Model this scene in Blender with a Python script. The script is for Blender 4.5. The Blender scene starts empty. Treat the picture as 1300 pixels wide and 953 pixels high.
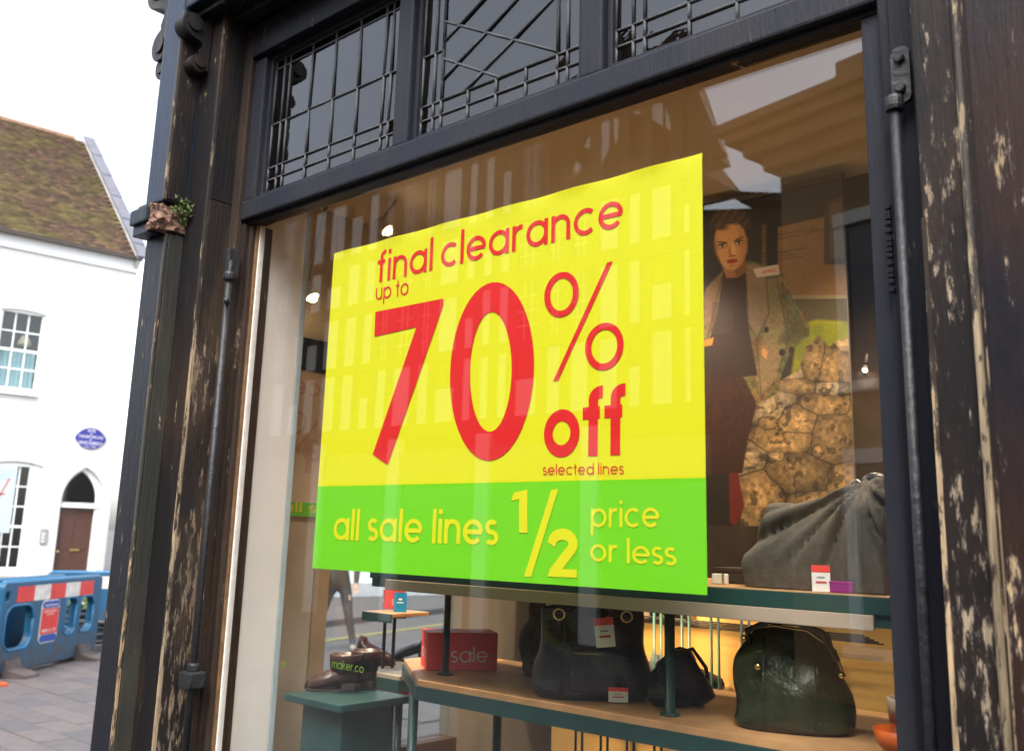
import bpy, bmesh, math, random
import numpy as np
from mathutils import Vector, Matrix
random.seed(7); np.random.seed(7)
SC = bpy.context.scene
COL = SC.collection
R = math.radians

# ------------------------------------------------------------------ camera
F_PX = 1211.49
EX = np.array([0.75014659, -0.11346303, -0.65146468])      # world axes seen from the camera (right, down, forward)
EY = np.array([0.66065589, 0.1710949, 0.73093114])
EZ = np.array([0.02852862, -0.97869948, 0.20330628])
CAM = np.array([0.0, -1.6, 1.6])
cd = bpy.data.cameras.new('camera'); cam = bpy.data.objects.new('camera', cd); COL.objects.link(cam)
cd.sensor_fit = 'HORIZONTAL'; cd.sensor_width = 36.0; cd.lens = F_PX / 1300 * 36
cd.shift_y = -44.5 / 1300; cd.clip_start = 0.05; cd.clip_end = 2000
m3 = Matrix(((EX[0], -EX[1], -EX[2]), (EY[0], -EY[1], -EY[2]), (EZ[0], -EZ[1], -EZ[2])))
cam.matrix_world = Matrix.Translation(CAM) @ m3.to_4x4()
cd.dof.use_dof = True; cd.dof.focus_distance = 2.25; cd.dof.aperture_fstop = 5.0
SC.camera = cam

# ------------------------------------------------------------------ world, sun, exposure
W = bpy.data.worlds.new('World'); SC.world = W; W.use_nodes = True
nt = W.node_tree; bg = nt.nodes['Background']
sky = nt.nodes.new('ShaderNodeTexSky'); sky.sky_type = 'NISHITA'; sky.sun_disc = False
SUN_EL, SUN_AZ = R(54), R(152)             # azimuth clockwise from +Y
sky.sun_elevation = SUN_EL; sky.sun_rotation = SUN_AZ; sky.dust_density = 3.0; sky.air_density = 1.0
hs = nt.nodes.new('ShaderNodeHueSaturation'); hs.inputs['Saturation'].default_value = 0.42
nt.links.new(sky.outputs[0], hs.inputs['Color']); nt.links.new(hs.outputs[0], bg.inputs['Color'])
bg.inputs['Strength'].default_value = 0.15
sl = bpy.data.lights.new('sun', 'SUN'); sl.energy = 0.95; sl.angle = R(28); sl.color = (1, 0.98, 0.95)
so = bpy.data.objects.new('sun', sl); COL.objects.link(so)
sd = Vector((math.sin(SUN_AZ) * math.cos(SUN_EL), math.cos(SUN_AZ) * math.cos(SUN_EL), math.sin(SUN_EL)))
so.rotation_euler = sd.to_track_quat('Z', 'Y').to_euler()
SC.view_settings.view_transform = 'Standard'; SC.view_settings.look = 'None'
SC.view_settings.exposure = 2.0; SC.view_settings.gamma = 1.0; SC.view_settings.use_curve_mapping = False
SC.render.engine = 'CYCLES'
SC.cycles.max_bounces = 9; SC.cycles.diffuse_bounces = 4; SC.cycles.glossy_bounces = 4
SC.cycles.transparent_max_bounces = 24; SC.cycles.sample_clamp_indirect = 8; SC.cycles.caustics_reflective = False

# ------------------------------------------------------------------ pixel helpers (photo pixel -> point on a real plane)
def ray(px, py):
    d = np.array([px - 650, py - 432, F_PX]); return np.array([d @ EX, d @ EY, d @ EZ])
def P(px, py, X=None, Y=None, Z=None):
    r = ray(px, py)
    if Y is not None: t = (Y - CAM[1]) / r[1]
    elif X is not None: t = (X - CAM[0]) / r[0]
    else: t = (Z - CAM[2]) / r[2]
    return CAM + r * t
def on_plane(px, py, o, n):
    r = ray(px, py); n = np.array(n, float); return CAM + r * (((np.array(o) - CAM) @ n) / (r @ n))
def project(p):
    d = np.asarray(p, float) - CAM
    cx = d[..., 0] * EX[0] + d[..., 1] * EY[0] + d[..., 2] * EZ[0]
    cy = d[..., 0] * EX[1] + d[..., 1] * EY[1] + d[..., 2] * EZ[1]
    cz = d[..., 0] * EX[2] + d[..., 1] * EY[2] + d[..., 2] * EZ[2]
    return 650 + F_PX * cx / cz, 432 + F_PX * cy / cz

# ------------------------------------------------------------------ object helpers
def link(o, parent=None):
    COL.objects.link(o)
    if parent is not None: o.parent = parent
    return o
def tag(o, label, cat, group=None):
    o['label'] = label; o['category'] = cat
    if group: o['group'] = group
    return o
def struct(o): o['kind'] = 'structure'; return o
def thing(name, label, cat, loc=(0, 0, 0), rotz=0, group=None):
    o = bpy.data.objects.new(name, None); o.location = loc; o.rotation_euler = (0, 0, rotz); o.empty_display_size = .05
    link(o); return tag(o, label, cat, group)
def mesh_obj(name, verts, faces, mat, parent=None, smooth=False):
    me = bpy.data.meshes.new(name); me.from_pydata([tuple(map(float, v)) for v in verts], [], faces); me.update()
    if mat: me.materials.append(mat)
    if smooth: me.polygons.foreach_set('use_smooth', [True] * len(me.polygons))
    return link(bpy.data.objects.new(name, me), parent)
def bm_obj(name, bm, mat, parent=None, smooth=False):
    me = bpy.data.meshes.new(name); bmesh.ops.recalc_face_normals(bm, faces=bm.faces); bm.to_mesh(me); bm.free()
    for m in (mat if isinstance(mat, (list, tuple)) else [mat]): me.materials.append(m)
    if smooth: me.polygons.foreach_set('use_smooth', [True] * len(me.polygons))
    return link(bpy.data.objects.new(name, me), parent)
def add_box(bm, x0, x1, y0, y1, z0, z1, bev=0.0, M=None):
    r = bmesh.ops.create_cube(bm, size=1.0)
    vs = r['verts']
    for v in vs: v.co = Vector(((x0 + x1) / 2 + v.co.x * (x1 - x0), (y0 + y1) / 2 + v.co.y * (y1 - y0), (z0 + z1) / 2 + v.co.z * (z1 - z0)))
    if M is not None:
        for v in vs: v.co = M @ v.co
    if bev > 0:
        es = list({e for v in vs for e in v.link_edges})
        bmesh.ops.bevel(bm, geom=es, offset=bev, segments=2, profile=.6, affect='EDGES')
def box(name, x0, x1, y0, y1, z0, z1, mat, parent=None, bev=0.004, M=None):
    bm = bmesh.new(); add_box(bm, x0, x1, y0, y1, z0, z1, bev, M); return bm_obj(name, bm, mat, parent)
def add_tube(bm, pts, rad, n=8, cap=True):
    pts = [Vector(p) for p in pts]; rings = []
    for i, p in enumerate(pts):
        d = (pts[min(i + 1, len(pts) - 1)] - pts[max(i - 1, 0)]).normalized()
        a = d.orthogonal().normalized() if i == 0 else (rings_a - d * rings_a.dot(d)).normalized()
        rings_a = a; b = d.cross(a); r = rad[i] if isinstance(rad, (list, tuple)) else rad
        rings.append([bm.verts.new(p + (a * math.cos(t) + b * math.sin(t)) * r) for t in [2 * math.pi * k / n for k in range(n)]])
    for i in range(len(rings) - 1):
        for k in range(n): bm.faces.new((rings[i][k], rings[i][(k + 1) % n], rings[i + 1][(k + 1) % n], rings[i + 1][k]))
    if cap: bm.faces.new(rings[0][::-1]); bm.faces.new(rings[-1])
def tube(name, pts, rad, mat, parent=None, n=8):
    bm = bmesh.new(); add_tube(bm, pts, rad, n); return bm_obj(name, bm, mat, parent, True)
def add_lathe(bm, prof, c, n=20):
    rings = [[bm.verts.new((c[0] + r * math.cos(2 * math.pi * k / n), c[1] + r * math.sin(2 * math.pi * k / n), c[2] + z)) for k in range(n)] for r, z in prof]
    for i in range(len(rings) - 1):
        for k in range(n): bm.faces.new((rings[i][k], rings[i][(k + 1) % n], rings[i + 1][(k + 1) % n], rings[i + 1][k]))
    bm.faces.new(rings[0][::-1]); bm.faces.new(rings[-1])
def add_prism(bm, poly, M, depth):
    """2D polygon (local xy) extruded along local z by depth, through matrix M"""
    a = [bm.verts.new(M @ Vector((x, y, 0))) for x, y in poly]; b = [bm.verts.new(M @ Vector((x, y, depth))) for x, y in poly]
    n = len(poly); bm.faces.new(a[::-1]); bm.faces.new(b)
    for i in range(n): bm.faces.new((a[i], a[(i + 1) % n], b[(i + 1) % n], b[i]))
def prism(name, poly, M, depth, mat, parent=None, bev=0):
    bm = bmesh.new(); add_prism(bm, poly, M, depth)
    if bev: bmesh.ops.bevel(bm, geom=list(bm.edges), offset=bev, segments=2, affect='EDGES')
    return bm_obj(name, bm, mat, parent)
def plate(name, loops, M, half, bev, mat, parent=None):
    """filled 2D outline with holes, thickness 2*half (centred on local z=0)"""
    cu = bpy.data.curves.new(name, 'CURVE'); cu.dimensions = '2D'; cu.fill_mode = 'BOTH'; cu.extrude = half - bev; cu.bevel_depth = bev; cu.bevel_resolution = 1; cu.offset = -bev
    for lp in loops:
        s = cu.splines.new('POLY'); s.points.add(len(lp) - 1); s.use_cyclic_u = True
        for p, q in zip(s.points, lp): p.co = (q[0], q[1], 0, 1)
    o = bpy.data.objects.new(name, cu); COL.objects.link(o)
    bpy.context.view_layer.update()
    me = bpy.data.meshes.new_from_object(o.evaluated_get(bpy.context.evaluated_depsgraph_get()))
    bpy.data.objects.remove(o); bpy.data.curves.remove(cu)
    me.transform(M); me.name = name; me.materials.clear(); me.materials.append(mat)
    me.polygons.foreach_set('use_smooth', [False] * len(me.polygons))
    return link(bpy.data.objects.new(name, me), parent)
def text(name, body, size, M, mat, parent=None, align='CENTER', width=None):
    cu = bpy.data.curves.new(name, 'FONT'); cu.body = body; cu.size = size; cu.align_x = align; cu.resolution_u = 3
    o = bpy.data.objects.new(name, cu); COL.objects.link(o); bpy.context.view_layer.update()
    me = bpy.data.meshes.new_from_object(o.evaluated_get(bpy.context.evaluated_depsgraph_get()))
    bpy.data.objects.remove(o); bpy.data.curves.remove(cu)
    if width:
        xs = [v.co.x for v in me.vertices]; k = width / (max(xs) - min(xs)); me.transform(Matrix.Diagonal((k, 1, 1, 1)))
    me.transform(M); me.materials.clear(); me.materials.append(mat)
    return link(bpy.data.objects.new(name, me), parent)
def frame(o, x, y):
    """matrix with local x, y along given world vectors, origin o"""
    x = Vector(x).normalized(); z = x.cross(Vector(y)).normalized(); y = z.cross(x)
    return Matrix(((x.x, y.x, z.x, o[0]), (x.y, y.y, z.y, o[1]), (x.z, y.z, z.z, o[2]), (0, 0, 0, 1)))
def rrect(x0, x1, y0, y1, r, n=5):
    out = []
    for cx, cy, a0 in ((x1 - r, y1 - r, 0), (x0 + r, y1 - r, 90), (x0 + r, y0 + r, 180), (x1 - r, y0 + r, 270)):
        for k in range(n + 1): a = R(a0 + 90 * k / n); out.append((cx + r * math.cos(a), cy + r * math.sin(a)))
    return out
def copy_tree(o, parent=None):
    c = o.copy(); link(c)
    if parent is not None: c.parent = parent
    for ch in list(o.children): copy_tree(ch, c)
    return c

# ------------------------------------------------------------------ materials
MATS = {}
def nmat(name):
    m = bpy.data.materials.new(name); m.use_nodes = True; return m, m.node_tree, m.node_tree.nodes, m.node_tree.links, m.node_tree.nodes['Principled BSDF']
def mapping(N, L, scale=(1, 1, 1), coord='Object'):
    tc = N.new('ShaderNodeTexCoord'); mp = N.new('ShaderNodeMapping'); mp.inputs['Scale'].default_value = scale
    L.new(tc.outputs[coord], mp.inputs['Vector']); return mp
def noise(N, L, vec, scale, detail=6, rough=.6):
    n = N.new('ShaderNodeTexNoise'); n.inputs['Scale'].default_value = scale; n.inputs['Detail'].default_value = detail; n.inputs['Roughness'].default_value = rough
    L.new(vec, n.inputs['Vector']); return n
def ramp(N, L, fac, stops):
    r = N.new('ShaderNodeValToRGB'); L.new(fac, r.inputs['Fac']); e = r.color_ramp.elements
    while len(e) < len(stops): e.new(.5)
    for el, (p, c) in zip(e, stops): el.position = p; el.color = (c[0], c[1], c[2], 1) if not isinstance(c, (int, float)) else (c, c, c, 1)
    return r
def mix(N, L, fac, a, b):
    m = N.new('ShaderNodeMix'); m.data_type = 'RGBA'
    for sock, v in ((m.inputs['Factor'], fac), (m.inputs['A'], a), (m.inputs['B'], b)):
        if isinstance(v, (int, float)): sock.default_value = v
        elif isinstance(v, tuple): sock.default_value = (*v, 1)
        else: L.new(v, sock)
    return m.outputs['Result']
def bump(N, L, bs, h, strength=.3, dist=.01):
    b = N.new('ShaderNodeBump'); b.inputs['Strength'].default_value = strength; b.inputs['Distance'].default_value = dist
    L.new(h, b.inputs['Height']); L.new(b.outputs[0], bs.inputs['Normal']); return b
def plain(name, col, rough=.5, metal=0.0, var=.15, nscale=8.0, bmp=.0, spec=.5, coat=0.0):
    m, t, N, L, b = nmat(name); mp = mapping(N, L); n = noise(N, L, mp.outputs[0], nscale)
    lo = tuple(c * (1 - var) for c in col); hi = tuple(min(1, c * (1 + var)) for c in col)
    r = ramp(N, L, n.outputs['Fac'], [(.3, lo), (.7, hi)]); L.new(r.outputs[0], b.inputs['Base Color'])
    b.inputs['Roughness'].default_value = rough; b.inputs['Metallic'].default_value = metal; b.inputs['Specular IOR Level'].default_value = spec
    b.inputs['Coat Weight'].default_value = coat
    if bmp: bump(N, L, b, n.outputs['Fac'], bmp, .01)
    MATS[name] = m; return m
def emit(name, col, strength):
    m, t, N, L, b = nmat(name); b.inputs['Base Color'].default_value = (*col, 1); b.inputs['Emission Color'].default_value = (*col, 1); b.inputs['Emission Strength'].default_value = strength
    return m
def timber(name, wear, dark=(.016, .015, .017), brown=(.05, .032, .022), wood=(.42, .30, .17), rough=.38, sc=1.0, zbias=0.0):
    """old painted timber: dark gloss paint, patches of brown undercoat, flakes down to bare wood. zbias: more flaking low down"""
    m, t, N, L, b = nmat(name)
    mp = mapping(N, L, (1, 1, .35)); mg = mapping(N, L, (9, 9, .5))
    big = noise(N, L, mp.outputs[0], 5 * sc, 5); grain = noise(N, L, mg.outputs[0], 14, 8, .7)
    fl = noise(N, L, mapping(N, L, (1, 1, .2)).outputs[0], 46 * sc, 10, .72)
    patch = ramp(N, L, big.outputs['Fac'], [(.42, dark), (.62, brown)])
    # flake mask
    a = N.new('ShaderNodeMath'); a.operation = 'MULTIPLY_ADD'; L.new(big.outputs['Fac'], a.inputs[0]); a.inputs[1].default_value = .45; L.new(fl.outputs['Fac'], a.inputs[2])
    src = a.outputs[0]
    if zbias:
        tc = N.new('ShaderNodeTexCoord'); sp = N.new('ShaderNodeSeparateXYZ'); L.new(tc.outputs['Object'], sp.inputs[0])
        q = N.new('ShaderNodeMath'); q.operation = 'MULTIPLY_ADD'; L.new(sp.outputs['Z'], q.inputs[0]); q.inputs[1].default_value = -zbias; q.inputs[2].default_value = zbias * 2.0
        q2 = N.new('ShaderNodeMath'); q2.operation = 'ADD'; L.new(src, q2.inputs[0]); L.new(q.outputs[0], q2.inputs[1]); src = q2.outputs[0]
    th = .99 - wear * .62
    mask = ramp(N, L, src, [(th, 0.0), (min(th + .028, 1), 1.0)]); under = ramp(N, L, src, [(th - .03, 0.0), (th - .012, .8)])
    wd = ramp(N, L, grain.outputs['Fac'], [(.3, tuple(c * .35 for c in wood)), (.55, wood), (.75, tuple(min(1, c * 1.5) for c in wood))])
    b.inputs['Specular IOR Level'].default_value = .16
    col = mix(N, L, mask.outputs[0], mix(N, L, under.outputs[0], patch.outputs[0], (.07, .062, .055)), wd.outputs[0]); L.new(col, b.inputs['Base Color'])
    rr = ramp(N, L, mask.outputs[0], [(0, rough), (1, .85)]); L.new(rr.outputs[0], b.inputs['Roughness'])
    h = N.new('ShaderNodeMath'); h.operation = 'MULTIPLY_ADD'; L.new(mask.outputs[0], h.inputs[0]); h.inputs[1].default_value = -.6
    h2 = N.new('ShaderNodeMath'); h2.operation = 'ADD'; L.new(grain.outputs['Fac'], h2.inputs[0]); L.new(fl.outputs['Fac'], h2.inputs[1]); L.new(h2.outputs[0], h.inputs[2])
    bump(N, L, b, h.outputs[0], .5, .005)
    MATS[name] = m; return m
def glassy(name, tint=(1, 1, 1), base=.04, wav=0.0, wscale=20, boost=1.0):
    """clear sheet glass: see-through, mirror reflection rising towards grazing angles (one surface)"""
    m, t, N, L, b = nmat(name); N.remove(b); out = N['Material Output']
    lw = N.new('ShaderNodeLayerWeight'); lw.inputs['Blend'].default_value = .5
    pw = N.new('ShaderNodeMath'); pw.operation = 'POWER'; L.new(lw.outputs['Facing'], pw.inputs[0]); pw.inputs[1].default_value = 5
    ma = N.new('ShaderNodeMath'); ma.operation = 'MULTIPLY_ADD'; L.new(pw.outputs[0], ma.inputs[0]); ma.inputs[1].default_value = (1 - base) * boost; ma.inputs[2].default_value = base * boost
    ma.use_clamp = True
    tr = N.new('ShaderNodeBsdfTransparent'); tr.inputs[0].default_value = (*tint, 1)
    gl = N.new('ShaderNodeBsdfGlossy'); gl.inputs['Roughness'].default_value = 0.0
    if wav:
        n = noise(N, L, mapping(N, L).outputs[0], wscale, 3); bp = N.new('ShaderNodeBump'); bp.inputs['Strength'].default_value = wav; bp.inputs['Distance'].default_value = .002
        L.new(n.outputs['Fac'], bp.inputs['Height']); L.new(bp.outputs[0], gl.inputs['Normal'])
    mx = N.new('ShaderNodeMixShader'); L.new(ma.outputs[0], mx.inputs[0]); L.new(tr.outputs[0], mx.inputs[1]); L.new(gl.outputs[0], mx.inputs[2]); L.new(mx.outputs[0], out.inputs['Surface'])
    MATS[name] = m; return m

paint = timber('black_gloss_paint', .18, dark=(.009, .010, .015), brown=(.014, .014, .017))
paint_brown = timber('weathered_brown_black_paint', .20, dark=(.012, .011, .012), brown=(.034, .022, .016), rough=.45)
paint_flake = timber('flaking_paint', .295, dark=(.012, .010, .010), brown=(.028, .018, .014), wood=(.32, .25, .17), rough=.5, sc=1.7, zbias=.06)
paint_peel = timber('peeling_paint', .285, dark=(.02, .016, .014), brown=(.06, .04, .028), wood=(.25, .185, .12), rough=.55, zbias=.10, sc=1.3)
arris_wood = timber('worn_arris', .46, dark=(.03, .024, .02), wood=(.33, .25, .16), rough=.6, zbias=.12)
grey_wood = timber('grey_green_paint', .18, dark=(.034, .034, .029), brown=(.055, .05, .042), rough=.42)
rot_wood = plain('broken_wood', (.17, .095, .065), .9, var=.75, nscale=45, bmp=.9)
frame_brown = timber('frame_brown_paint', .12, dark=(.03, .022, .018), brown=(.05, .034, .025), rough=.4)
frame_gold = plain('varnished_bead', (.16, .09, .04), .45, var=.4, nscale=30)
rail_paint = timber('slate_paint', .10, dark=(.018, .020, .028), brown=(.026, .026, .031), rough=.42)
iron = plain('black_iron', (.012, .013, .016), .5, metal=.0, var=.5, nscale=60, bmp=.4)
lead = plain('lead_came', (.06, .062, .068), .8, metal=0.0, var=.25, nscale=50, bmp=.3)
glass = glassy('shop_glass', (.985, .99, .985), base=.05, boost=1.25)
lead_glass = glassy('leaded_glass', (.22, .24, .28), base=.05, wav=.16, wscale=12, boost=1.55)
pane_glass = glassy('pane_glass', (.9, .93, .93), base=.04)
white_paint = plain('white_panel', (.74, .71, .66), .6, var=.03)
cream = plain('cream_wall', (.50, .41, .30), .8, var=.08, nscale=3)
ceil_m = plain('shop_ceiling', (.58, .52, .43), .8, var=.06, nscale=2)
brown_wall = plain('brown_boards', (.14, .08, .045), .7, var=.3, nscale=4)
shop_floor_m = plain('shop_floor', (.12, .075, .045), .5, var=.2)
board_wood = plain('beech_board', (.52, .28, .12), .45, var=.2, nscale=12)
teal = plain('dark_green_metal', (.015, .055, .052), .4, var=.2)
strip_m = plain('shelf_strip', (.46, .36, .28), .6, var=.08)
red_card = plain('red_card', (.88, .055, .045), .5, var=.05)
white_ink = plain('white_ink', (.85, .82, .76), .6, var=.02)
poster_yel = plain('poster_yellow', (.67, .655, .003), .5, var=.01, nscale=2)
poster_grn = plain('poster_green', (.15, .58, .003), .5, var=.01, nscale=2)
poster_red = plain('poster_red', (.64, .008, .008), .5, var=.01)
poster_y2 = plain('poster_yellow_ink', (.67, .655, .004), .5, var=.01)
black_leather = plain('black_leather', (.010, .010, .013), .24, var=.4, nscale=22, bmp=.9)
olive_leather = plain('olive_leather', (.020, .025, .009), .26, var=.4, nscale=18, bmp=.9)
brown_leather = plain('brown_leather', (.10, .05, .03), .35, var=.3, nscale=40, bmp=.2)
dark_shoe = plain('dark_suede', (.035, .022, .018), .55, var=.4, nscale=40)
gold = plain('brass', (.75, .52, .2), .25, metal=1.0, var=.1)
steel = plain('steel', (.5, .5, .5), .3, metal=1.0, var=.1)
grey_cloth = plain('grey_cloth', (.085, .072, .055), .75, var=.2, nscale=60, bmp=.3)

# ================================================================== SETTING
def ground_mat():
    m, t, N, L, b = nmat('street_ground'); mp = mapping(N, L)
    br = N.new('ShaderNodeTexBrick'); L.new(mp.outputs[0], br.inputs['Vector']); br.inputs['Scale'].default_value = 1.0
    br.inputs['Brick Width'].default_value = .42; br.inputs['Row Height'].default_value = .21; br.inputs['Mortar Size'].default_value = .006
    br.inputs['Color1'].default_value = (.075, .068, .068, 1); br.inputs['Color2'].default_value = (.095, .082, .078, 1); br.inputs['Mortar'].default_value = (.08, .075, .07, 1)
    n = noise(N, L, mp.outputs[0], 2.5, 8); r = ramp(N, L, n.outputs['Fac'], [(.3, .72), (.7, 1.1)])
    mm = N.new('ShaderNodeMix'); mm.data_type = 'RGBA'; mm.blend_type = 'MULTIPLY'; mm.inputs['Factor'].default_value = 1
    L.new(br.outputs['Color'], mm.inputs['A']); L.new(r.outputs[0], mm.inputs['B']); L.new(mm.outputs['Result'], b.inputs['Base Color'])
    b.inputs['Roughness'].default_value = .75; bump(N, L, b, br.outputs['Fac'], -.4, .01); return m
g = struct(mesh_obj('ground', [(-400, -400, 0), (400, -400, 0), (400, 400, 0), (-400, 400, 0)], [(0, 1, 2, 3)], ground_mat()))
# pavers one by one where the street shows at the foot of the barrier
pave_ms = [plain('paver_stone', c, .75, var=.18, nscale=14, bmp=.25) for c in ((.08, .07, .069), (.095, .08, .076), (.068, .063, .064))]
pavement = struct(mesh_obj('pavement', [(-13.2, 1.0, .004), (-6.4, 1.0, .004), (-6.4, 4.9, .004), (-13.2, 4.9, .004)], [(0, 1, 2, 3)], plain('paver_joint', (.07, .065, .06), .9)))
pms = []
for k in range(3):
    bm = bmesh.new(); add_box(bm, -.243, .243, -.123, .123, -.02, .012, .006); o = bm_obj('paver', bm, pave_ms[k]); pms.append(o.data); bpy.data.objects.remove(o)
ix = 0
for j in range(15):
    for i in range(14):
        x = -13.0 + i * .49 + (.245 if j % 2 else 0); y = 1.14 + j * .252
        if x > -6.6: continue
        o = bpy.data.objects.new('paver', random.choice(pms)); o.location = (x, y, .006 + random.uniform(-.002, .003)); o.rotation_euler = (random.uniform(-.006, .006), random.uniform(-.006, .006), 0); link(o, pavement)
# road in the side street with a yellow line
road_m = plain('road_setts', (.16, .15, .15), .8, var=.25, nscale=5, bmp=.3)
def strip_poly(name, pts, z, mat): return struct(mesh_obj(name, [(x, y, z) for x, y in pts], [tuple(range(len(pts)))], mat))
a_, b_, c_, d_ = [P(x, y, Z=.008)[:2] for x, y in ((398, 813), (545, 793), (545, 795.5), (398, 816))]
e1 = (b_ - a_) / np.linalg.norm(b_ - a_)
strip_poly('yellow_line', [a_ - e1 * 3, b_ + e1 * 2, c_ + e1 * 2, d_ - e1 * 3][::-1], .008, plain('line_paint', (.20, .17, .05), .7, var=.3, nscale=20))
nrm = np.array([-e1[1], e1[0]])
if nrm[0] > 0: nrm = -nrm
kb0, kb1 = a_ + nrm * 1.2 - e1 * 3, b_ + nrm * 1.2 + e1 * 4
kM = frame((kb0[0], kb0[1], 0), (e1[0], e1[1], 0), (nrm[0], nrm[1], 0))
kerb = struct(box('kerb', 0, float(np.linalg.norm(kb1 - kb0)), 0, .14, .002, .09, pave_ms[2], None, .01, kM))

# ================================================================== SHOP BUILDING
shop = thing('shop_building', 'black timber corner shop with one big display window under leaded lights', 'building', (0, 0, 0))
# ---- left corner posts
box('corner_post', -2.825, -2.70, -.20, .12, 0, 2.500, paint, shop, .008)
box('post_facing', -2.7005, -2.694, -.192, -.142, 0, 2.498, grey_wood, shop, .002)
box('post_arris', -2.708, -2.6965, -.2025, -.194, 0, 2.497, timber('post_arris_worn', .30, dark=(.05, .048, .04), wood=(.36, .25, .14), zbias=.12), shop, .002)
box('upper_post', -2.812, -2.695, -.222, .10, 2.60, 3.8, timber('sky_tinted_black_paint', .12, dark=(.022, .034, .062), brown=(.018, .026, .044), rough=.34), shop, .008)  # dark paint tinted with the blue skylight on the post front
box('upper_post_return', -2.697, -2.690, -.212, -.150, 2.605, 3.245, paint_brown, shop, .002)
box('upper_arris', -2.702, -2.6915, -.2245, -.213, 2.602, 3.246, timber('upper_arris_worn', .36, dark=(.06, .052, .045), wood=(.30, .23, .15)), shop, .002)
# capital: stepped ledge with a broken right end
bm = bmesh.new()
add_box(bm, -2.845, -2.735, -.252, .13, 2.535, 2.585, .006); add_box(bm, -2.838, -2.738, -.240, .13, 2.500, 2.537, .004); add_box(bm, -2.832, -2.74, -.235, .13, 2.583, 2.602, .004)
bm_obj('capital', bm, timber('capital_paint', .14, dark=(.014, .022, .038), brown=(.018, .022, .03), rough=.36), shop)
bm = bmesh.new(); add_box(bm, -2.742, -2.688, -.243, -.145, 2.503, 2.588)
bmesh.ops.subdivide_edges(bm, edges=list(bm.edges), cuts=11, use_grid_fill=True)
from mathutils import noise as mnoise
for v in bm.verts:
    d_ = Vector((mnoise.noise(v.co * 38 + Vector((3, 0, 0))), mnoise.noise(v.co * 38 + Vector((0, 7, 0))), mnoise.noise(v.co * 38 + Vector((0, 0, 5))))); e_ = mnoise.noise(v.co * 110)
    v.co += d_ * .016 + Vector((.006 * e_, -.006 * e_, .004 * e_))
    if v.co.x > -2.71: v.co.x -= .018 * max(0, (v.co.z - 2.54) / .05) 
bm_obj('broken_end', bm, rot_wood, shop)
bm = bmesh.new()
for k in range(140):
    c = Vector((-2.675 + random.gauss(0, .014), -.165 + random.gauss(0, .016), 2.575 + random.gauss(0, .018))); d = Vector((random.gauss(0, 1), random.gauss(0, 1), random.gauss(.4, 1))).normalized() * .014; e = d.orthogonal().normalized() * .004
    bm.faces.new([bm.verts.new(c - e), bm.verts.new(c + e), bm.verts.new(c + d)])
mo = bm_obj('moss', bm, plain('moss_green', (.06, .085, .02), .9, var=.5, nscale=80), shop); mo['kind'] = 'stuff'
# inner post, peeling on its return
box('inner_post', -2.70, -2.575, -.142, .05, 0, 3.30, paint_brown, shop, .006)
box('inner_post_return', -2.577, -2.570, -.136, -.035, .0, 2.60, paint_peel, shop, .002)
box('inner_post_return', -2.577, -2.570, -.136, -.035, 2.602, 3.24, paint_brown, shop, .002)
box('inner_arris', -2.584, -2.5725, -.1445, -.134, .0, 3.24, arris_wood, shop, .0025)
# window jamb left: stepped mouldings
box('jamb', -2.5745, -2.530, -.060, .06, .70, 3.2, frame_brown, shop, .003)
box('jamb_bead', -2.5305, -2.512, -.042, .05, .74, 2.535, paint_brown, shop, .003)
box('jamb_bead', -2.5125, -2.497, -.026, .05, .74, 2.535, frame_brown, shop, .002)
box('glazing_bead', -2.4975, -2.4885, -.012, .012, .76, 2.535, frame_gold, shop, .0015)
box('putty_edge', -2.489, -2.484, -.0035, .014, .76, 2.534, plain('white_putty', (.7, .68, .63), .7, var=.12, nscale=40), shop, .001)
# iron shutter rods with brackets
def rod(x, y, z0, z1, r, zs):
    o = tube('iron_rod', [(x, y, z0), (x, y, z1)], r, iron, shop, 12)
    for z in zs:
        b = bmesh.new(); add_lathe(b, [(r * 1.7, -.012), (r * 1.9, -.006), (r * 1.9, .006), (r * 1.7, .012)], (x, y, z), 14); bm_obj('collar', b, iron, o, False)
    return o
rl = rod(-2.500, -.088, .80, 2.40, .0095, (1.225, 2.352))
box('strap', -2.512, -2.494, -.100, -.06, 2.352, 2.44, iron, rl, .004)
tube('pin', [(-2.498, -.088, 2.27), (-2.47, -.11, 2.268)], .008, iron, rl)
box('foot_bracket', -2.53, -2.475, -.115, -.06, 1.17, 1.215, iron, rl, .006)
rr_ = rod(-.512, -.088, .80, 2.325, .0085, (2.325,))
bs = plate('strap', [rrect(-.016, .016, -.052, .05, .014)], frame((-.5, -.082, 2.375), (1, 0, 0), (0, 0, 1)), .005, .001, iron, rr_)
for dz in (.028, -.026):
    b = bmesh.new(); add_lathe(b, [(.009, 0), (.009, .005), (.006, .008)], (0, 0, 0), 12); bmesh.ops.rotate(b, verts=b.verts, matrix=Matrix.Rotation(R(90), 3, 'X'), cent=(0, 0, 0)); bmesh.ops.translate(b, verts=b.verts, vec=(-.5, -.087, 2.375 + dz)); bm_obj('bolt', b, iron, rr_)
# right jamb
box('jamb', -.583, -.545, -.030, .06, .70, 2.535, rail_paint, shop, .003)
box('jamb', -.5455, -.525, -.052, .06, .70, 3.2, paint, shop, .004)
box('jamb', -.5255, -.455, -.060, .06, .70, 3.2, paint, shop, .003)
box('putty_edge', -.588, -.5825, -.004, .014, .76, 2.534, plain('dark_putty', (.05, .04, .035), .7), shop, .001)
bm = bmesh.new()
for k in range(14):
    z = 2.02 + k * .011 + random.uniform(-.003, .003); add_box(bm, -.549, -.539, -.058, -.049, z - .004, z + .003, .001)
mo = bm_obj('old_putty_lumps', bm, paint, shop); mo['kind'] = 'stuff'
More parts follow.
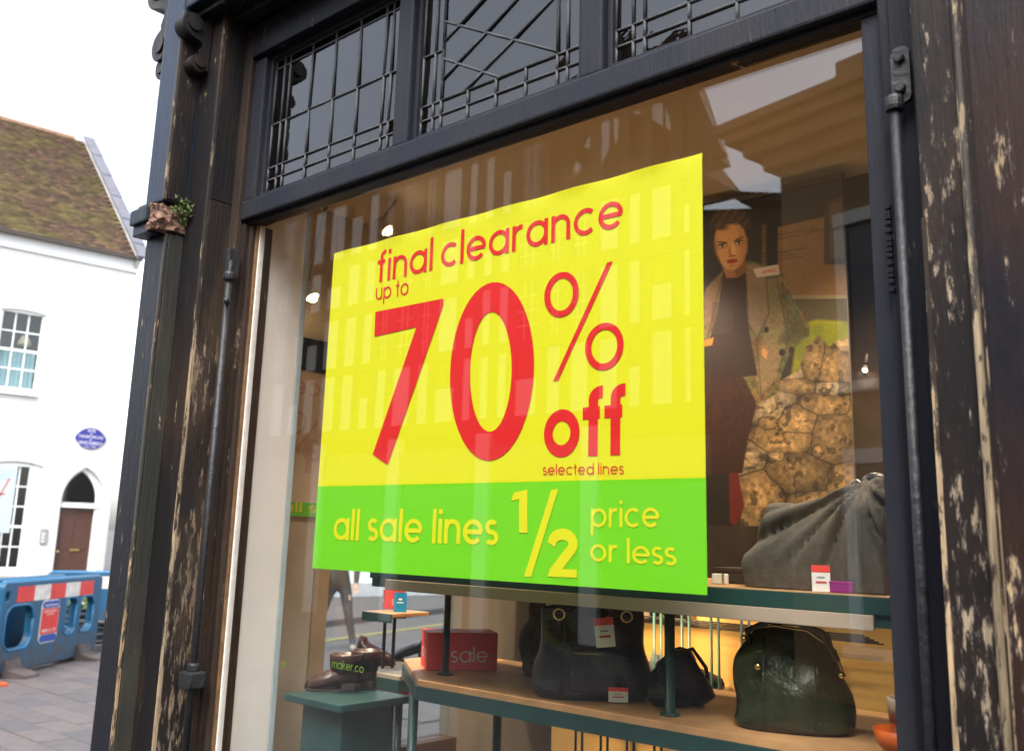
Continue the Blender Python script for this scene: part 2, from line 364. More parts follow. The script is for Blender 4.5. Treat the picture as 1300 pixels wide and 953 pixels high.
# right posts
box('inner_post', -.462, -.398, -.142, .06, 0, 3.30, paint_flake, shop, .004)
box('inner_arris', -.4635, -.456, -.1445, -.132, 0, 2.1, timber('arris_part', .33, wood=(.45, .33, .2), zbias=.2), shop, .002)
bm = bmesh.new(); add_tube(bm, [(-.391, -.148, 0), (-.391, -.148, 3.3)], .0075, 12); bm_obj('post_bead', bm, timber('bead_worn', .40, dark=(.03, .03, .032), wood=(.36, .28, .18), zbias=.10), shop, True)
box('post_quirk', -.384, -.378, -.158, .0, 0, 3.3, timber('quirk_blue', .22, dark=(.03, .037, .046), wood=(.45, .33, .2)), shop, .001)
box('quirk_fillet', -.3785, -.3735, -.168, .0, 0, 3.3, timber('fillet_worn', .38, wood=(.45, .33, .2), zbias=.1), shop, .001)
box('corner_post', -.374, .12, -.180, .06, 0, 3.8, paint_flake if False else timber('right_post_paint', .17, dark=(.008, .009, .014), brown=(.026, .014, .011), rough=.4), shop, .006)
# fascia, soffit and mouldings above
box('fascia', -2.690, .119, -.221, .10, 3.252, 3.75, timber('fascia_paint', .10, dark=(.014, .020, .034), brown=(.014, .018, .026), rough=.35), shop, .008)
box('fascia_moulding', -2.690, -.376, -.19, -.12, 3.225, 3.2505, paint, shop, .008)
box('fascia_moulding', -2.569, -.463, -.12, -.07, 3.205, 3.2505, paint, shop, .008)
box('head_rail', -2.53, -.5255, -.062, .05, 3.09, 3.2045, paint, shop, .004)
box('wall_above', -2.80, .12, -.15, .3, 3.753, 6.5, plain('upper_plaster', (.6, .57, .5), .8, var=.08), shop, 0)
# transom rail between shop glass and leaded lights
box('transom_rail', -2.5295, -.546, -.052, .010, 2.545, 2.606, rail_paint, shop, .006)
box('transom_rail_lip', -2.511, -.546, -.034, .009, 2.532, 2.5445, paint, shop, .002)
# leaded lights
LX = [(-2.47, -1.835), (-1.775, -1.210), (-1.145, -.5255)]
for x0, x1 in ((-2.53, -2.47), (-1.835, -1.775), (-1.21, -1.145)):
    box('mullion', x0 + .0005, x1 - .0005, -.046, .05, 2.6065, 3.0895, rail_paint, shop, .006)
def split(poly, a, b):
    out = [[], []]
    s = lambda p: (b[0] - a[0]) * (p[1] - a[1]) - (b[1] - a[1]) * (p[0] - a[0])
    n = len(poly)
    for i in range(n):
        p, q = poly[i], poly[(i + 1) % n]; sp, sq = s(p), s(q)
        if sp >= 0: out[0].append(p)
        if sp <= 0: out[1].append(p)
        if sp * sq < 0: t = sp / (sp - sq); c = (p[0] + t * (q[0] - p[0]), p[1] + t * (q[1] - p[1])); out[0].append(c); out[1].append(c)
    return [o for o in out if len(o) > 2 and abs(sum(o[i][0] * o[(i + 1) % len(o)][1] - o[(i + 1) % len(o)][0] * o[i][1] for i in range(len(o)))) > 2e-5]
def c5(x, y): p = P(320 + x / 2.955, y / 2.955, Y=-.012); return (p[0], p[2])
for k, (x0, x1) in enumerate(LX):
    z0, z1 = 2.625, 3.075; fx0, fx1 = x0 + .014, x1 - .014
    bm = bmesh.new()
    for s in ((x0 + .001, fx0, 2.607, 3.089), (fx1, x1 - .001, 2.607, 3.089), (fx0, fx1, 2.607, z0), (fx0, fx1, z1, 3.089)): add_box(bm, s[0], s[1], -.028, .03, s[2], s[3], .002)
    L0 = bm_obj('leaded_light', bm, rail_paint, shop)
    b1, b2 = .045, .075
    xs = [fx0, fx0 + b1, fx0 + b2]; zs = [z0, z0 + .045, z0 + .09]
    if k == 1: polys_lines = [(c5(665, 352), c5(985, 8)), (c5(868, 268), c5(1112, 12)), (c5(680, 70), c5(1100, 182)), (c5(690, 190), c5(862, 5)), (c5(668, 205), c5(870, 272))]
    cells = []
    xi0, xi1, zi0, zi1 = fx0 + b2, fx1 - b2, z0 + .085, z1 - .03
    if k == 1: inner = [[(xi0, zi0), (xi1, zi0), (xi1, zi1), (xi0, zi1)]]
    else: inner = [[(xa, za), (xb, za), (xb, zb), (xa, zb)] for xa, xb in zip(np.linspace(xi0, xi1, 5)[:-1], np.linspace(xi0, xi1, 5)[1:]) for za, zb in ((zi0, zi0 + .145), (zi0 + .145, zi1))]
    if k == 1:
        for a, b in polys_lines: inner = [q for p in inner for q in split(p, a, b)]
    cells += inner
    nb = 4
    for xa, xb in zip(np.linspace(xi0, xi1, nb + 1)[:-1], np.linspace(xi0, xi1, nb + 1)[1:]):
        for za, zb in ((z0, z0 + .045), (z0 + .045, zi0), (zi1, z1)): cells.append([(xa, za), (xb, za), (xb, zb), (xa, zb)])
    zc = [z0, z0 + .045, zi0, zi0 + .145, zi1, z1]
    for xa, xb in ((fx0, fx0 + b1), (fx0 + b1, xi0), (xi1, fx1 - b1), (fx1 - b1, fx1)):
        for za, zb in zip(zc[:-1], zc[1:]): cells.append([(xa, za), (xb, za), (xb, zb), (xa, zb)])
    cb = bmesh.new(); seen = set()
    for c in cells:
        n = len(c); cx = sum(p[0] for p in c) / n; cz = sum(p[1] for p in c) / n
        tl = (random.gauss(0, .009), random.gauss(0, .009))
        poly = [(cx + (p[0] - cx) * .997, cz + (p[1] - cz) * .997) for p in c]
        vs = [(x, -.010 + (x - cx) * tl[0] + (z - cz) * tl[1], z) for x, z in poly] + [(x, -.006 + (x - cx) * tl[0] + (z - cz) * tl[1], z) for x, z in poly]
        mesh_obj('pane', vs, [tuple(range(n)), tuple(range(n, 2 * n))[::-1]] + [(i, n + i, n + (i + 1) % n, (i + 1) % n) for i in range(n)], lead_glass, L0)
        for i in range(n):
            p, q = c[i], c[(i + 1) % n]; key = tuple(sorted(((round(p[0], 3), round(p[1], 3)), (round(q[0], 3), round(q[1], 3)))))
            if key in seen: continue
            seen.add(key)
            add_tube(cb, [(p[0], -.012, p[1]), (q[0], -.012, q[1])], .0037, 6)
    bm_obj('lead_came', cb, lead, L0, True)
# glass, sill, stall riser
box('window_glass', -2.4885, -.5830, 0.0, .006, .78, 2.5315, glass, shop, 0)
box('window_sill', -2.56, -.46, -.11, .10, .70, .76, paint, shop, .01)
box('stall_riser', -2.57, -.463, -.045, .08, .0, .698, paint, shop, 0)
# console brackets
def console_profile(n=14):
    pts = [(0, 0), (0, -.26)]
    for k in range(n + 1): a = R(200 + 250 * k / n); pts.append((.045 + .04 * math.cos(a), -.215 + .04 * math.sin(a)))
    for k in range(5): t = k / 5; pts.append((.055 - .018 * math.sin(t * 3.14), -.165 + t * .06))
    for k in range(n + 1): a = R(-95 + 260 * k / n); pts.append((.085 + .052 * math.cos(a), -.055 + .052 * math.sin(a)))
    pts += [(.03, 0)]; return pts
def console(o, xdir, w, h, mat, name='console_bracket'):
    M = frame(o, xdir, (0, 0, 1)) @ Matrix.Diagonal((h / .26, h / .26, 1, 1)); ob = prism(name, console_profile(), M, w, mat, shop, .003)
    zc = Vector(xdir).cross(Vector((0, 0, 1)))
    s = h / .26
    for (lx, lz, r) in ((.085, -.055, .03), (.045, -.215, .022)):
        c = Vector(o) + Vector(xdir) * lx * s + Vector((0, 0, lz * s)); bm = bmesh.new(); add_tube(bm, [c - zc * .008, c + zc * (w + .008)], r * s, 12); bm_obj('scroll_boss', bm, mat, ob)
    return ob
console((-2.642, -.143, 3.228), (0, -1, 0), .06, .20, paint_brown)
# consoles of the side front, seen against the sky
side_m = timber('side_bracket_paint', .14, dark=(.02, .019, .02), brown=(.05, .036, .028))
box('side_pilaster', -2.985, -2.824, -.10, .10, 2.9, 3.62, side_m, shop, .006)
c1 = console((-2.975, -.12, 3.62), (-1, 0, 0), .12, .40, side_m)
c2 = console((-2.985, -.10, 3.26), (-1, 0, 0), .10, .22, side_m)
box('side_cornice', -3.22, -2.815, -.16, 3.4, 3.625, 3.78, side_m, shop, .02)
# ---- side wall with side window
box('side_post', -2.82, -2.72, .122, .47, 0, 3.3, plain('tan_wall', (.44, .38, .30), .7, var=.15), shop, .003)
box('side_riser', -2.82, -2.72, .4705, 1.20, 0, .85, brown_wall, shop, .003)
box('side_window_frame', -2.79, -2.715, .4705, .535, .8505, 2.45, plain('side_frame_brown', (.34, .25, .16), .5, var=.2, nscale=6), shop, .003)
box('side_window_head', -2.82, -2.72, .4705, 1.20, 2.4505, 3.3, MATS['tan_wall'], shop, .003)
box('side_window_glass', -2.772, -2.767, .5355, 1.20, .851, 2.45, pane_glass, shop, 0)
box('side_wall', -2.82, -2.72, 1.2005, 3.4, 0, 3.3, MATS['cream_wall'], shop, .003)
# ---- interior shell
box('interior_ceiling', -2.7195, 1.3, .05, 3.3, 2.75, 2.80, ceil_m, shop, 0)
box('interior_back_wall', -2.7195, 1.3, 3.25, 3.35, 0, 2.7495, cream, shop, 0)
box('interior_right_wall', 1.3005, 1.36, .062, 3.35, 0, 3.3, brown_wall, shop, 0)
box('shop_floor', -2.7195, 1.3, .09, 3.2495, .02, .12, shop_floor_m, shop, 0)
box('front_wall', .1205, 1.36, -.14, .06, 0, 3.3, paint, shop, 0)
box('roof_slab', -2.81, 1.36, .301, 3.4, 3.31, 3.5, brown_wall, shop, 0)
box('ceiling_beam', -2.7, 1.29, 1.22, 1.34, 2.50, 2.7495, plain('beam_dark', (.05, .03, .018), .6, var=.3), shop, .006)
# white lined pier at the left of the display
box('display_pier', -2.7195, -2.500, .0145, .178, .76, 2.7495, white_paint, shop, .002)
box('pier_edge', -2.7195, -2.4985, .1785, .197, .76, 2.7495, plain('glass_edge_blue', (.38, .46, .48), .25, var=.1), shop, .002)
box('dark_partition', -2.5, -1.0755, 1.345, 1.40, 1.46, 2.4995, MATS['beam_dark'], shop, 0)
# boards of the dark partition right of the hanging print
part = box('partition', -1.075, 1.29, 1.36, 1.40, .12, 2.4995, plain('partition_back', (.02, .012, .008), .7), shop, 0)
for i in range(15):
    z = .14 + i * .157
    box('board', -1.073, 1.28, 1.342, 1.359, z, z + .152, brown_wall, part, .003)

# ================================================================== STROKE LETTERING (round geometric sans)
def arc(cx, cy, r, a0, a1, n=18, ry=None):
    ry = ry or r
    return [(cx + r * math.cos(R(a0 + (a1 - a0) * k / n)), cy + ry * math.sin(R(a0 + (a1 - a0) * k / n))) for k in range(n + 1)]
def glyph(ch, w):
    h = w / 2; r = .5 - h; A = 1.42
    bowl = arc(.5, .5, r, 0, 360, 32)
    g = {
        'a': ([bowl, [(1 - h, 0), (1 - h, 1)]], 1.0), 'o': ([bowl], 1.0), 'c': ([arc(.5, .5, r, 48, 312, 24)], .9),
        'd': ([bowl, [(1 - h, 0), (1 - h, A)]], 1.0), 'p': ([bowl, [(h, 1), (h, -.42)]], 1.0), 'b': ([bowl, [(h, 0), (h, A)]], 1.0),
        'e': ([arc(.5, .5, r, 0, 318, 28), [(h, .5), (1 - h * .6, .5)]], 1.0),
        'l': ([[(h, 0), (h, A)]], w), 'i': ([[(h, 0), (h, 1)], [(h, 1.20), (h, 1.20 + w * 1.1)]], w),
        'n': ([[(h, 0), (h, 1)], [(h, .5)] + arc(.42, .58, .42 - h, 180, 0, 14) + [(.84 - h, 0)]], .84),
        'm': ([[(h, 0), (h, 1)], [(h, .5)] + arc(.36, .64, .36 - h, 180, 0, 12) + [(.72 - h, 0)], [(.72 - h, .5)] + arc(1.08 - w, .64, .36 - h, 180, 0, 12) + [(1.44 - w - h, 0)]], 1.44 - w),
        'u': ([[(h, 1)] + arc(.42, .42, .42 - h, 180, 360, 14) + [(.84 - h, 1)], [(.84 - h, 1), (.84 - h, 0)]], .84),
        'r': ([[(h, 0), (h, 1)], [(h, .5)] + arc(.42, .58, .42 - h, 180, 78, 10)], .52),
        'f': ([[(.16 + h, 0), (.16 + h, 1.1)] + arc(.16 + h + .22, 1.14, .22, 180, 82, 8, A - h - 1.14), [(0, 1 - h), (.46, 1 - h)]], .50),
        't': ([[(.16 + h, 0), (.16 + h, 1.32)], [(0, 1 - h), (.42, 1 - h)]], .44),
        's': ([arc(.29, .5 + (.5 - h) / 2, .27 - h * .55, 35, 180, 10, (.5 - h) / 2)[:-1] + arc(.29, .5 + (.5 - h) / 2, .27 - h * .55, 180, 262, 6, (.5 - h) / 2) + arc(.29, (.5 - h) / 2 + h, .29 - h * .55, 80, 0, 6, (.5 - h) / 2) + arc(.29, (.5 - h) / 2 + h, .29 - h * .55, 0, -145, 10, (.5 - h) / 2)], .58),
        'k': ([[(h, 0), (h, A)], [(.65, 1), (h + .05, .45)], [(.24, .62), (.7, 0)]], .7),
        'w': ([[(0 + h, 1), (.3, 0 + h * .5), (.55, 1), (.8, 0 + h * .5), (1.1 - h, 1)]], 1.1),
        '.': ([[(h, 0), (h, w)]], w),
    }
    return g[ch]
def ribbon(bm, pts, w, M):
    pts = [Vector((p[0], p[1])) for i, p in enumerate(pts) if i == 0 or math.hypot(p[0] - pts[i - 1][0], p[1] - pts[i - 1][1]) > 1e-5]; cl = (pts[0] - pts[-1]).length < 1e-6 and len(pts) > 3
    if cl: pts = pts[:-1]
    n = len(pts); L, Rr = [], []
    for i in range(n):
        if cl: d0 = (pts[i] - pts[i - 1]).normalized(); d1 = (pts[(i + 1) % n] - pts[i]).normalized()
        else:
            d1 = (pts[i + 1] - pts[i]).normalized() if i < n - 1 else None; d0 = (pts[i] - pts[i - 1]).normalized() if i > 0 else d1
            d1 = d1 or d0
        t = (d0 + d1); t = t.normalized() if t.length > 1e-6 else d1
        nn = Vector((-t.y, t.x)); k = 1 / max(.35, nn.dot(Vector((-d0.y, d0.x)))); o = nn * (w / 2 * k)
        L.append(bm.verts.new(M @ Vector((*(pts[i] + o), 0)))); Rr.append(bm.verts.new(M @ Vector((*(pts[i] - o), 0))))
    for i in range(n if cl else n - 1): j = (i + 1) % n; bm.faces.new((L[i], L[j], Rr[j], Rr[i]))
def lettering(name, s, x0, x1, base, xh, w, F, mat, parent, gap=.14, space=.42, dy=0.0):
    """text from x0 to x1 on baseline, x-height xh, stroke w (of x-height); F: (x, y) -> matrix frame. dy: baseline rise at x1"""
    items, X = [], 0
    for ch in s:
        if ch == ' ': X += space; continue
        st, adv = glyph(ch, w); items.append((X, st)); X += adv + gap
    X -= gap; kx = (x1 - x0) / X
    bm = bmesh.new()
    for off, st in items:
        for k, p in enumerate(st):
            M = F @ Matrix.Translation((0, 0, k * .00012 + .0002)) @ Matrix(((kx, 0, 0, x0 + off * kx), (dy / X, xh, 0, base + off * dy / X), (0, 0, 1, 0), (0, 0, 0, 1)))
            ribbon(bm, p, w, M)
    return bm_obj(name, bm, mat, parent)

# ================================================================== SALE POSTER
PY = .012
poster = thing('sale_poster', 'large yellow and lime green clearance sale poster hanging inside the shop window', 'poster', (0, 0, 0))
c_tl, c_tr, c_br, c_bl = [P(x, y, Y=PY) for x, y in ((421, 322), (890, 196), (896, 755), (397, 721))]
PX0, PX1 = (c_tl[0] + c_bl[0]) / 2, (c_tr[0] + c_br[0]) / 2; PZ0, PZ1 = c_bl[2], c_tl[2]
zg = P(650, 611.5, Y=PY)[2]
def sheet(name, x0, x1, z0, z1, y, mat, parent, nx=60, nz=40, amp=.0022, th=.0012):
    vs, fs = [], []
    def wv(x, z): return sheet_y(x, z) - y
    for side in (0, 1):
        for j in range(nz + 1):
            for i in range(nx + 1):
                x = x0 + (x1 - x0) * i / nx; z = z0 + (z1 - z0) * j / nz; vs.append((x, y + wv(x, z) + side * th, z))
    m = (nx + 1) * (nz + 1)
    for j in range(nz):
        for i in range(nx):
            a = j * (nx + 1) + i; fs += [(a, a + 1, a + nx + 2, a + nx + 1), (m + a + nx + 1, m + a + nx + 2, m + a + 1, m + a)]
    edge = [i for i in range(nx + 1)] + [j * (nx + 1) + nx for j in range(1, nz + 1)] + [nz * (nx + 1) + i for i in range(nx - 1, -1, -1)] + [j * (nx + 1) for j in range(nz - 1, 0, -1)]
    base = len(vs); ne = len(edge); vs += [vs[p] for p in edge] + [vs[m + p] for p in edge]
    for i in range(ne): j = (i + 1) % ne; fs.append((base + j, base + i, base + ne + i, base + ne + j))
    return mesh_obj(name, vs, fs, mat, parent, True)
SHEETS = lambda: (sheet('yellow_sheet', PX0, PX1, zg, PZ1, PY + .004, poster_yel, poster, 70, 40), sheet('green_band', PX0, PX1, PZ0, zg, PY + .004, poster_grn, poster, 70, 16))
def sheet_y(x, z): return PY + .004 + .0009 * (math.sin(x * 5.1 + z * 2) * .6 + math.sin(z * 7.3 - x * 3.1) * .5) + .0025 * max(0, (z - (PZ1 - .02)) / .02) * math.sin(x * 31)
PF = frame((0, PY, 0), (1, 0, 0), (0, 0, 1))          # local x = X, local y = Z, local z = -Y (towards the street)
def pq(x, y): p = P(x, y, Y=PY); return (p[0], p[2])
def line_text(s, l, r, top, w, mat, nm='lettering', gap=.14, space=.42):
    """l, r: pixel of the baseline ends; top: pixel on the x-height line above l"""
    a, b, t = pq(*l), pq(*r), pq(*top); return lettering(nm, s, a[0], b[0], a[1], t[1] - a[1], w, PF, mat, poster, gap, space, b[1] - a[1])
line_text('final clearance', (477, 359), (790, 287), (477, 331), .17, poster_red, gap=.15, space=.32)
line_text('up to', (475.5, 381), (517, 373.5), (475.5, 366), .15, poster_red, gap=.16)
line_text('selected lines', (688, 602.5), (791, 601.5), (688, 592.5), .14, poster_red, gap=.17)
line_text('all sale lines', (422, 685), (630, 692), (422, 657), .19, poster_y2, gap=.13)
line_text('price', (749, 669), (836, 669), (749, 645), .17, poster_y2)
line_text('or less', (748, 712), (857, 718), (748, 690), .17, poster_y2)
line_text('off', (689, 581), (791, 577), (689, 521), .25, poster_red, gap=.08)
def flat(name, polys, mat, holes=None):
    bm = bmesh.new()
    for k, p in enumerate(polys): bm.faces.new([bm.verts.new((q[0], PY - .0006 - .00012 * k, q[1])) for q in p])
    return bm_obj(name, bm, mat, poster)
flat('numeral', [[pq(*p) for p in ((475.5, 395.5), (561.5, 378.5), (561.5, 388), (541, 411.5), (474, 427))], [pq(*p) for p in ((561.5, 387), (491, 590), (472, 576.5), (528, 413))]], poster_red)
def ring(name, c_out, c_in, mat, n=48):
    """annulus between two superellipse-like outlines in pixel space: (cx, cy, rx, ry, shear)"""
    bm = bmesh.new(); V = []
    for (cx, cy, rx, ry, sh) in (c_out, c_in):
        V.append([])
        for k in range(n):
            a = 2 * math.pi * k / n; x = rx * math.cos(a); y = ry * math.sin(a); q = pq(cx + x, cy - y + sh * x)
            V[-1].append(bm.verts.new((q[0], PY - .0007, q[1])))
    for k in range(n): j = (k + 1) % n; bm.faces.new((V[0][k], V[0][j], V[1][j], V[1][k]))
    return bm_obj(name, bm, mat, poster)
ring('numeral', (623.5, 471, 53.5, 113, -.17), (622, 471.5, 26.5, 76, -.15), poster_red)
ring('percent_ring', (712, 373.5, 22, 28.5, -.17), (712, 373.5, 14.5, 20.5, -.17), poster_red)
ring('percent_ring', (766.5, 439.5, 24.5, 30, -.13), (766.5, 439.5, 16.5, 21.5, -.13), poster_red)
flat('percent_slash', [[pq(*p) for p in ((770, 333), (777, 331), (708, 482), (701, 484))]], poster_red)
flat('fraction_one', [[pq(*p) for p in ((651, 625), (668.5, 621), (668.5, 630), (648, 635.5))], [pq(*p) for p in ((658, 625), (668.5, 622), (668.5, 676), (658, 676))]], poster_y2)
flat('fraction_slash', [[pq(*p) for p in ((699, 621.5), (708, 620.5), (673, 732), (664, 731.5))]], poster_y2)
bm = bmesh.new(); q2 = [(698.5, 691)] + [(713 + 13.5 * math.cos(R(a)), 690 - 12.5 * math.sin(R(a))) for a in range(170, -31, -20)] + [(700, 728)]
ribbon(bm, [pq(*p) for p in q2], .0235, PF @ Matrix.Translation((0, 0, .0007))); bm_obj('fraction_two', bm, poster_y2, poster)
flat('fraction_two_foot', [[pq(*p) for p in ((694, 731.5), (697, 722), (731, 722.5), (731, 733))]], poster_y2)
for ch in list(poster.children):
    lo_ = .0011
    for v in ch.data.vertices: v.co.y = sheet_y(v.co.x, v.co.z) - lo_ - (PY - v.co.y) * .5
SHEETS()
# lime web-address lettering on the glass, low down
GF = frame((0, -.0008, 0), (1, 0, 0), (0, 0, 1)); lime = plain('lime_vinyl', (.10, .17, .025), .5)
def gq(x, y): p = P(x, y, Y=-.0008); return (p[0], p[2])
vin = thing('glass_lettering', 'faint lime green web address lettering low on the shop glass', 'lettering')
for s, l, r, t in (('w', (356, 846), (364, 846), (356, 839)), ('maker.co', (421, 847), (462, 847), (421, 839))):
    a, b, tt = gq(*l), gq(*r), gq(*t); lettering('letters', s, a[0], b[0], a[1], tt[1] - a[1], .15, GF, lime, vin)

# ================================================================== SECOND POSTER IN THE SIDE WINDOW (seen from behind)
bp = thing('back_poster', 'pale back of a sale poster beside the white pier, red print showing through', 'poster')
BX = -2.705
zt, zb = P(388, 471, X=BX)[2], P(380, 637, X=BX)[2]
box('paper', BX - .0015, BX, .27, .90, zb, zt, plain('poster_back', (.60, .52, .42), .8, var=.05), bp, 0)
BF = frame((BX + .0004, 0, 0), (0, -1, 0), (0, 0, 1)) @ Matrix.Diagonal((-1, 1, 1, 1)) @ Matrix.Diagonal((-1, 1, 1, 1))
pinkish = plain('show_through', (.50, .36, .32), .8)
BM = Matrix(((0, 0, 1, BX + .0004), (1, 0, 0, 0), (0, 1, 0, 0), (0, 0, 0, 1)))     # local x -> +Y : reads mirrored from inside is made by flipping below
BMm = BM @ Matrix.Diagonal((-1, 1, 1, 1))
lettering('show_through_letters', 'clearance', -.80, -.315, zt - .085, .05, .18, BMm, pinkish, bp)
lettering('show_through_letters', 'off', -.56, -.31, zb + .10, .085, .22, BMm, pinkish, bp, gap=.08)
bm = bmesh.new(); ribbon(bm, arc(-.345, zt - .18, .035, 0, 360, 24), .012, BMm); ribbon(bm, arc(-.415, zt - .27, .035, 0, 360, 24), .012, BMm); ribbon(bm, [(-.43, zt - .17), (-.33, zt - .30)], .010, BMm); bm_obj('show_through_percent', bm, pinkish, bp)
zb2 = P(378, 655, X=BX)[2]
box('green_strip', BX - .0012, BX + .0006, .27, .90, zb2, zb, poster_grn, bp, 0)
lettering('strip_letters', 'all sale lines', .30, .80, zb2 + .014, .024, .2, Matrix(((0, 0, 1, BX + .0012), (1, 0, 0, 0), (0, 1, 0, 0), (0, 0, 0, 1))), poster_y2, bp)
zk0, zk1 = P(384, 428, X=BX)[2], P(388, 470, X=BX)[2]
tag(box('dark_notice', BX - .004, BX + .008, .28, .56, zk1 + .004, zk0, plain('notice_black', (.012, .014, .016), .25), None, .002), 'dark glossy notice panel above the pale back of a poster', 'panel')

# ================================================================== HANGING PHOTO PRINT
QY = 1.10
def srgb(c): c = np.asarray(c, float) / 255; return np.where(c <= .04045, c / 12.92, ((c + .055) / 1.055) ** 2.4)
def vnoise(x, y, s, seed):
    rs = np.random.RandomState(seed); G = rs.rand(256, 256)
    x = x / s; y = y / s; xi = np.floor(x).astype(int); yi = np.floor(y).astype(int); fx = x - xi; fy = y - yi; fx = fx * fx * (3 - 2 * fx); fy = fy * fy * (3 - 2 * fy)
    g = lambda i, j: G[i % 256, j % 256]
    return (g(xi, yi) * (1 - fx) + g(xi + 1, yi) * fx) * (1 - fy) + (g(xi, yi + 1) * (1 - fx) + g(xi + 1, yi + 1) * fx) * fy
def fbm(x, y, s, seed): return (vnoise(x, y, s, seed) + .5 * vnoise(x, y, s / 2, seed + 1) + .25 * vnoise(x, y, s / 4, seed + 2)) / 1.75
def in_poly(x, y, poly, soft=1.2):
    inside = np.zeros(x.shape, bool); dmin = np.full(x.shape, 1e9); n = len(poly)
    for i in range(n):
        x0, y0 = poly[i]; x1, y1 = poly[(i + 1) % n]
        cond = ((y0 > y) != (y1 > y)); xs = (x1 - x0) * (y - y0) / ((y1 - y0) if y1 != y0 else 1e-9) + x0; inside ^= cond & (x < xs)
        dx, dy = x1 - x0, y1 - y0; t = np.clip(((x - x0) * dx + (y - y0) * dy) / (dx * dx + dy * dy + 1e-9), 0, 1); dmin = np.minimum(dmin, np.hypot(x - x0 - t * dx, y - y0 - t * dy))
    return np.clip(.5 + np.where(inside, dmin, -dmin) / soft, 0, 1)
def ell(x, y, cx, cy, rx, ry, rot=0, soft=.12):
    c, s = math.cos(R(rot)), math.sin(R(rot)); u = ((x - cx) * c + (y - cy) * s) / rx; v = (-(x - cx) * s + (y - cy) * c) / ry
    return np.clip((1 - np.hypot(u, v)) / soft + .5, 0, 1)
def paint_print(x, y):
    img = np.zeros(x.shape + (3,)); 
    def put(m, col, k=1.0):
        nonlocal img
        c = np.asarray(col, float); m = (m * k)[..., None]; img = img * (1 - m) + c * m
    n1 = fbm(x, y, 14, 3); n2 = fbm(x, y, 5, 9); n3 = fbm(x, y, 40, 21)
    img[:] = np.array([26, 18, 11]) * (.5 + n1)[..., None]
    put(in_poly(x, y, [(986, 288), (1100, 262), (1100, 378), (986, 380)]), (126, 92, 52)); put(in_poly(x, y, [(986, 288), (1100, 262), (1100, 378), (986, 380)]) * n1, (104, 74, 42), .5)
    put(in_poly(x, y, [(966, 286), (972, 284), (972, 385), (966, 385)]), (92, 66, 38)); put(in_poly(x, y, [(973, 285), (986, 281), (986, 385), (973, 385)]), (14, 10, 8))
    put(in_poly(x, y, [(1045, 255), (1100, 240), (1100, 335), (1045, 335)]), (52, 40, 30)); put(in_poly(x, y, [(1052, 258), (1100, 246), (1100, 328), (1052, 328)]), (96, 80, 56), .6)
    put(in_poly(x, y, [(905, 258), (975, 240), (1100, 205), (1100, 200), (905, 240)]), (70, 52, 32), .6)
    for k in range(7): put(np.clip(1 - abs(y - (322 + 6 * k * math.sin(k) - (x - 950) * (.05 + .03 * k))) / .9, 0, 1) * (x > 940 + 4 * k) * (x < 1000 + 9 * k), (34, 22, 14), .7)
    put(in_poly(x, y, [(1000, 374), (1100, 374), (1100, 379), (1000, 379)]), (128, 118, 92)); put(in_poly(x, y, [(1000, 380), (1100, 380), (1100, 412), (1000, 412)]), (74, 66, 48))
    put(in_poly(x, y, [(1012, 412), (1035, 405), (1065, 407), (1100, 412), (1100, 500), (1000, 500)], 4), (132, 132, 22)); put(in_poly(x, y, [(1012, 412), (1100, 408), (1100, 500), (1000, 500)], 4) * n1, (84, 96, 14), .8)
    # dry stone wall: worley cells
    W_ = in_poly(x, y, [(1012, 470), (1022, 440), (1038, 425), (1052, 440), (1060, 432), (1100, 425), (1100, 680), (960, 680), (938, 664), (944, 640), (922, 590), (918, 552), (930, 535), (950, 505), (960, 490), (985, 485)], 2.5)
    rs = np.random.RandomState(5)
    sx = [(1056, 554, 27, 31), (1011, 533, 27, 17), (1052, 513, 29, 12), (995, 558, 37, 14), (974, 513, 25, 20), (1011, 597, 41, 20), (1069, 611, 17, 20), (962, 631, 25, 33), (946, 582, 25, 20), (927, 570, 12, 20), (1032, 635, 25, 10), (1007, 487, 25, 9), (1056, 489, 18, 9), (1031, 455, 15, 24), (1058, 465, 19, 27), (994, 473, 22, 13), (1070, 435, 10, 12), (1008, 660, 30, 14), (1066, 650, 26, 16), (928, 535, 14, 14), (975, 535, 10, 8), (1084, 520, 10, 14), (1040, 570, 8, 10), (985, 580, 10, 7)]
    S = np.array(sx); d = np.full(x.shape, 1e9); d2 = d.copy(); idx = np.zeros(x.shape, int)
    wx = x + 9 * (n1 - .5); wy = y + 9 * (n3 - .5)
    for k, (cx, cy, a, b) in enumerate(S):
        dd = (np.abs((wx - cx) / a) ** 2.6 + np.abs((wy - cy) / b) ** 2.6) ** (1 / 2.6); up = dd < d; d2 = np.where(up, d, np.minimum(d2, dd)); idx = np.where(up, k, idx); d = np.where(up, dd, d)
    cols = np.array([(176, 140, 92), (158, 126, 82), (190, 158, 110), (140, 112, 76), (170, 146, 112)])[rs.randint(0, 5, len(S))]
    sc_ = cols[idx] * (.55 + .75 * n2)[..., None] * np.clip(1.12 - .35 * d, .5, 1.1)[..., None]
    gap = (np.clip((d2 - d) / .11, 0, 1) * np.clip((1.55 - d) / .3, 0, 1))[..., None]; sc_ = sc_ * gap + np.array([44, 30, 19]) * (1 - gap)
    lich = (fbm(x, y, 11, 40) > .66)[..., None]; sc_ = np.where(lich, sc_ * .6, sc_)
    img = img * (1 - W_[..., None]) + sc_ * W_[..., None]
    put(in_poly(x, y, [(925, 590), (934, 588), (944, 640), (934, 668), (926, 664)]), (98, 22, 18))
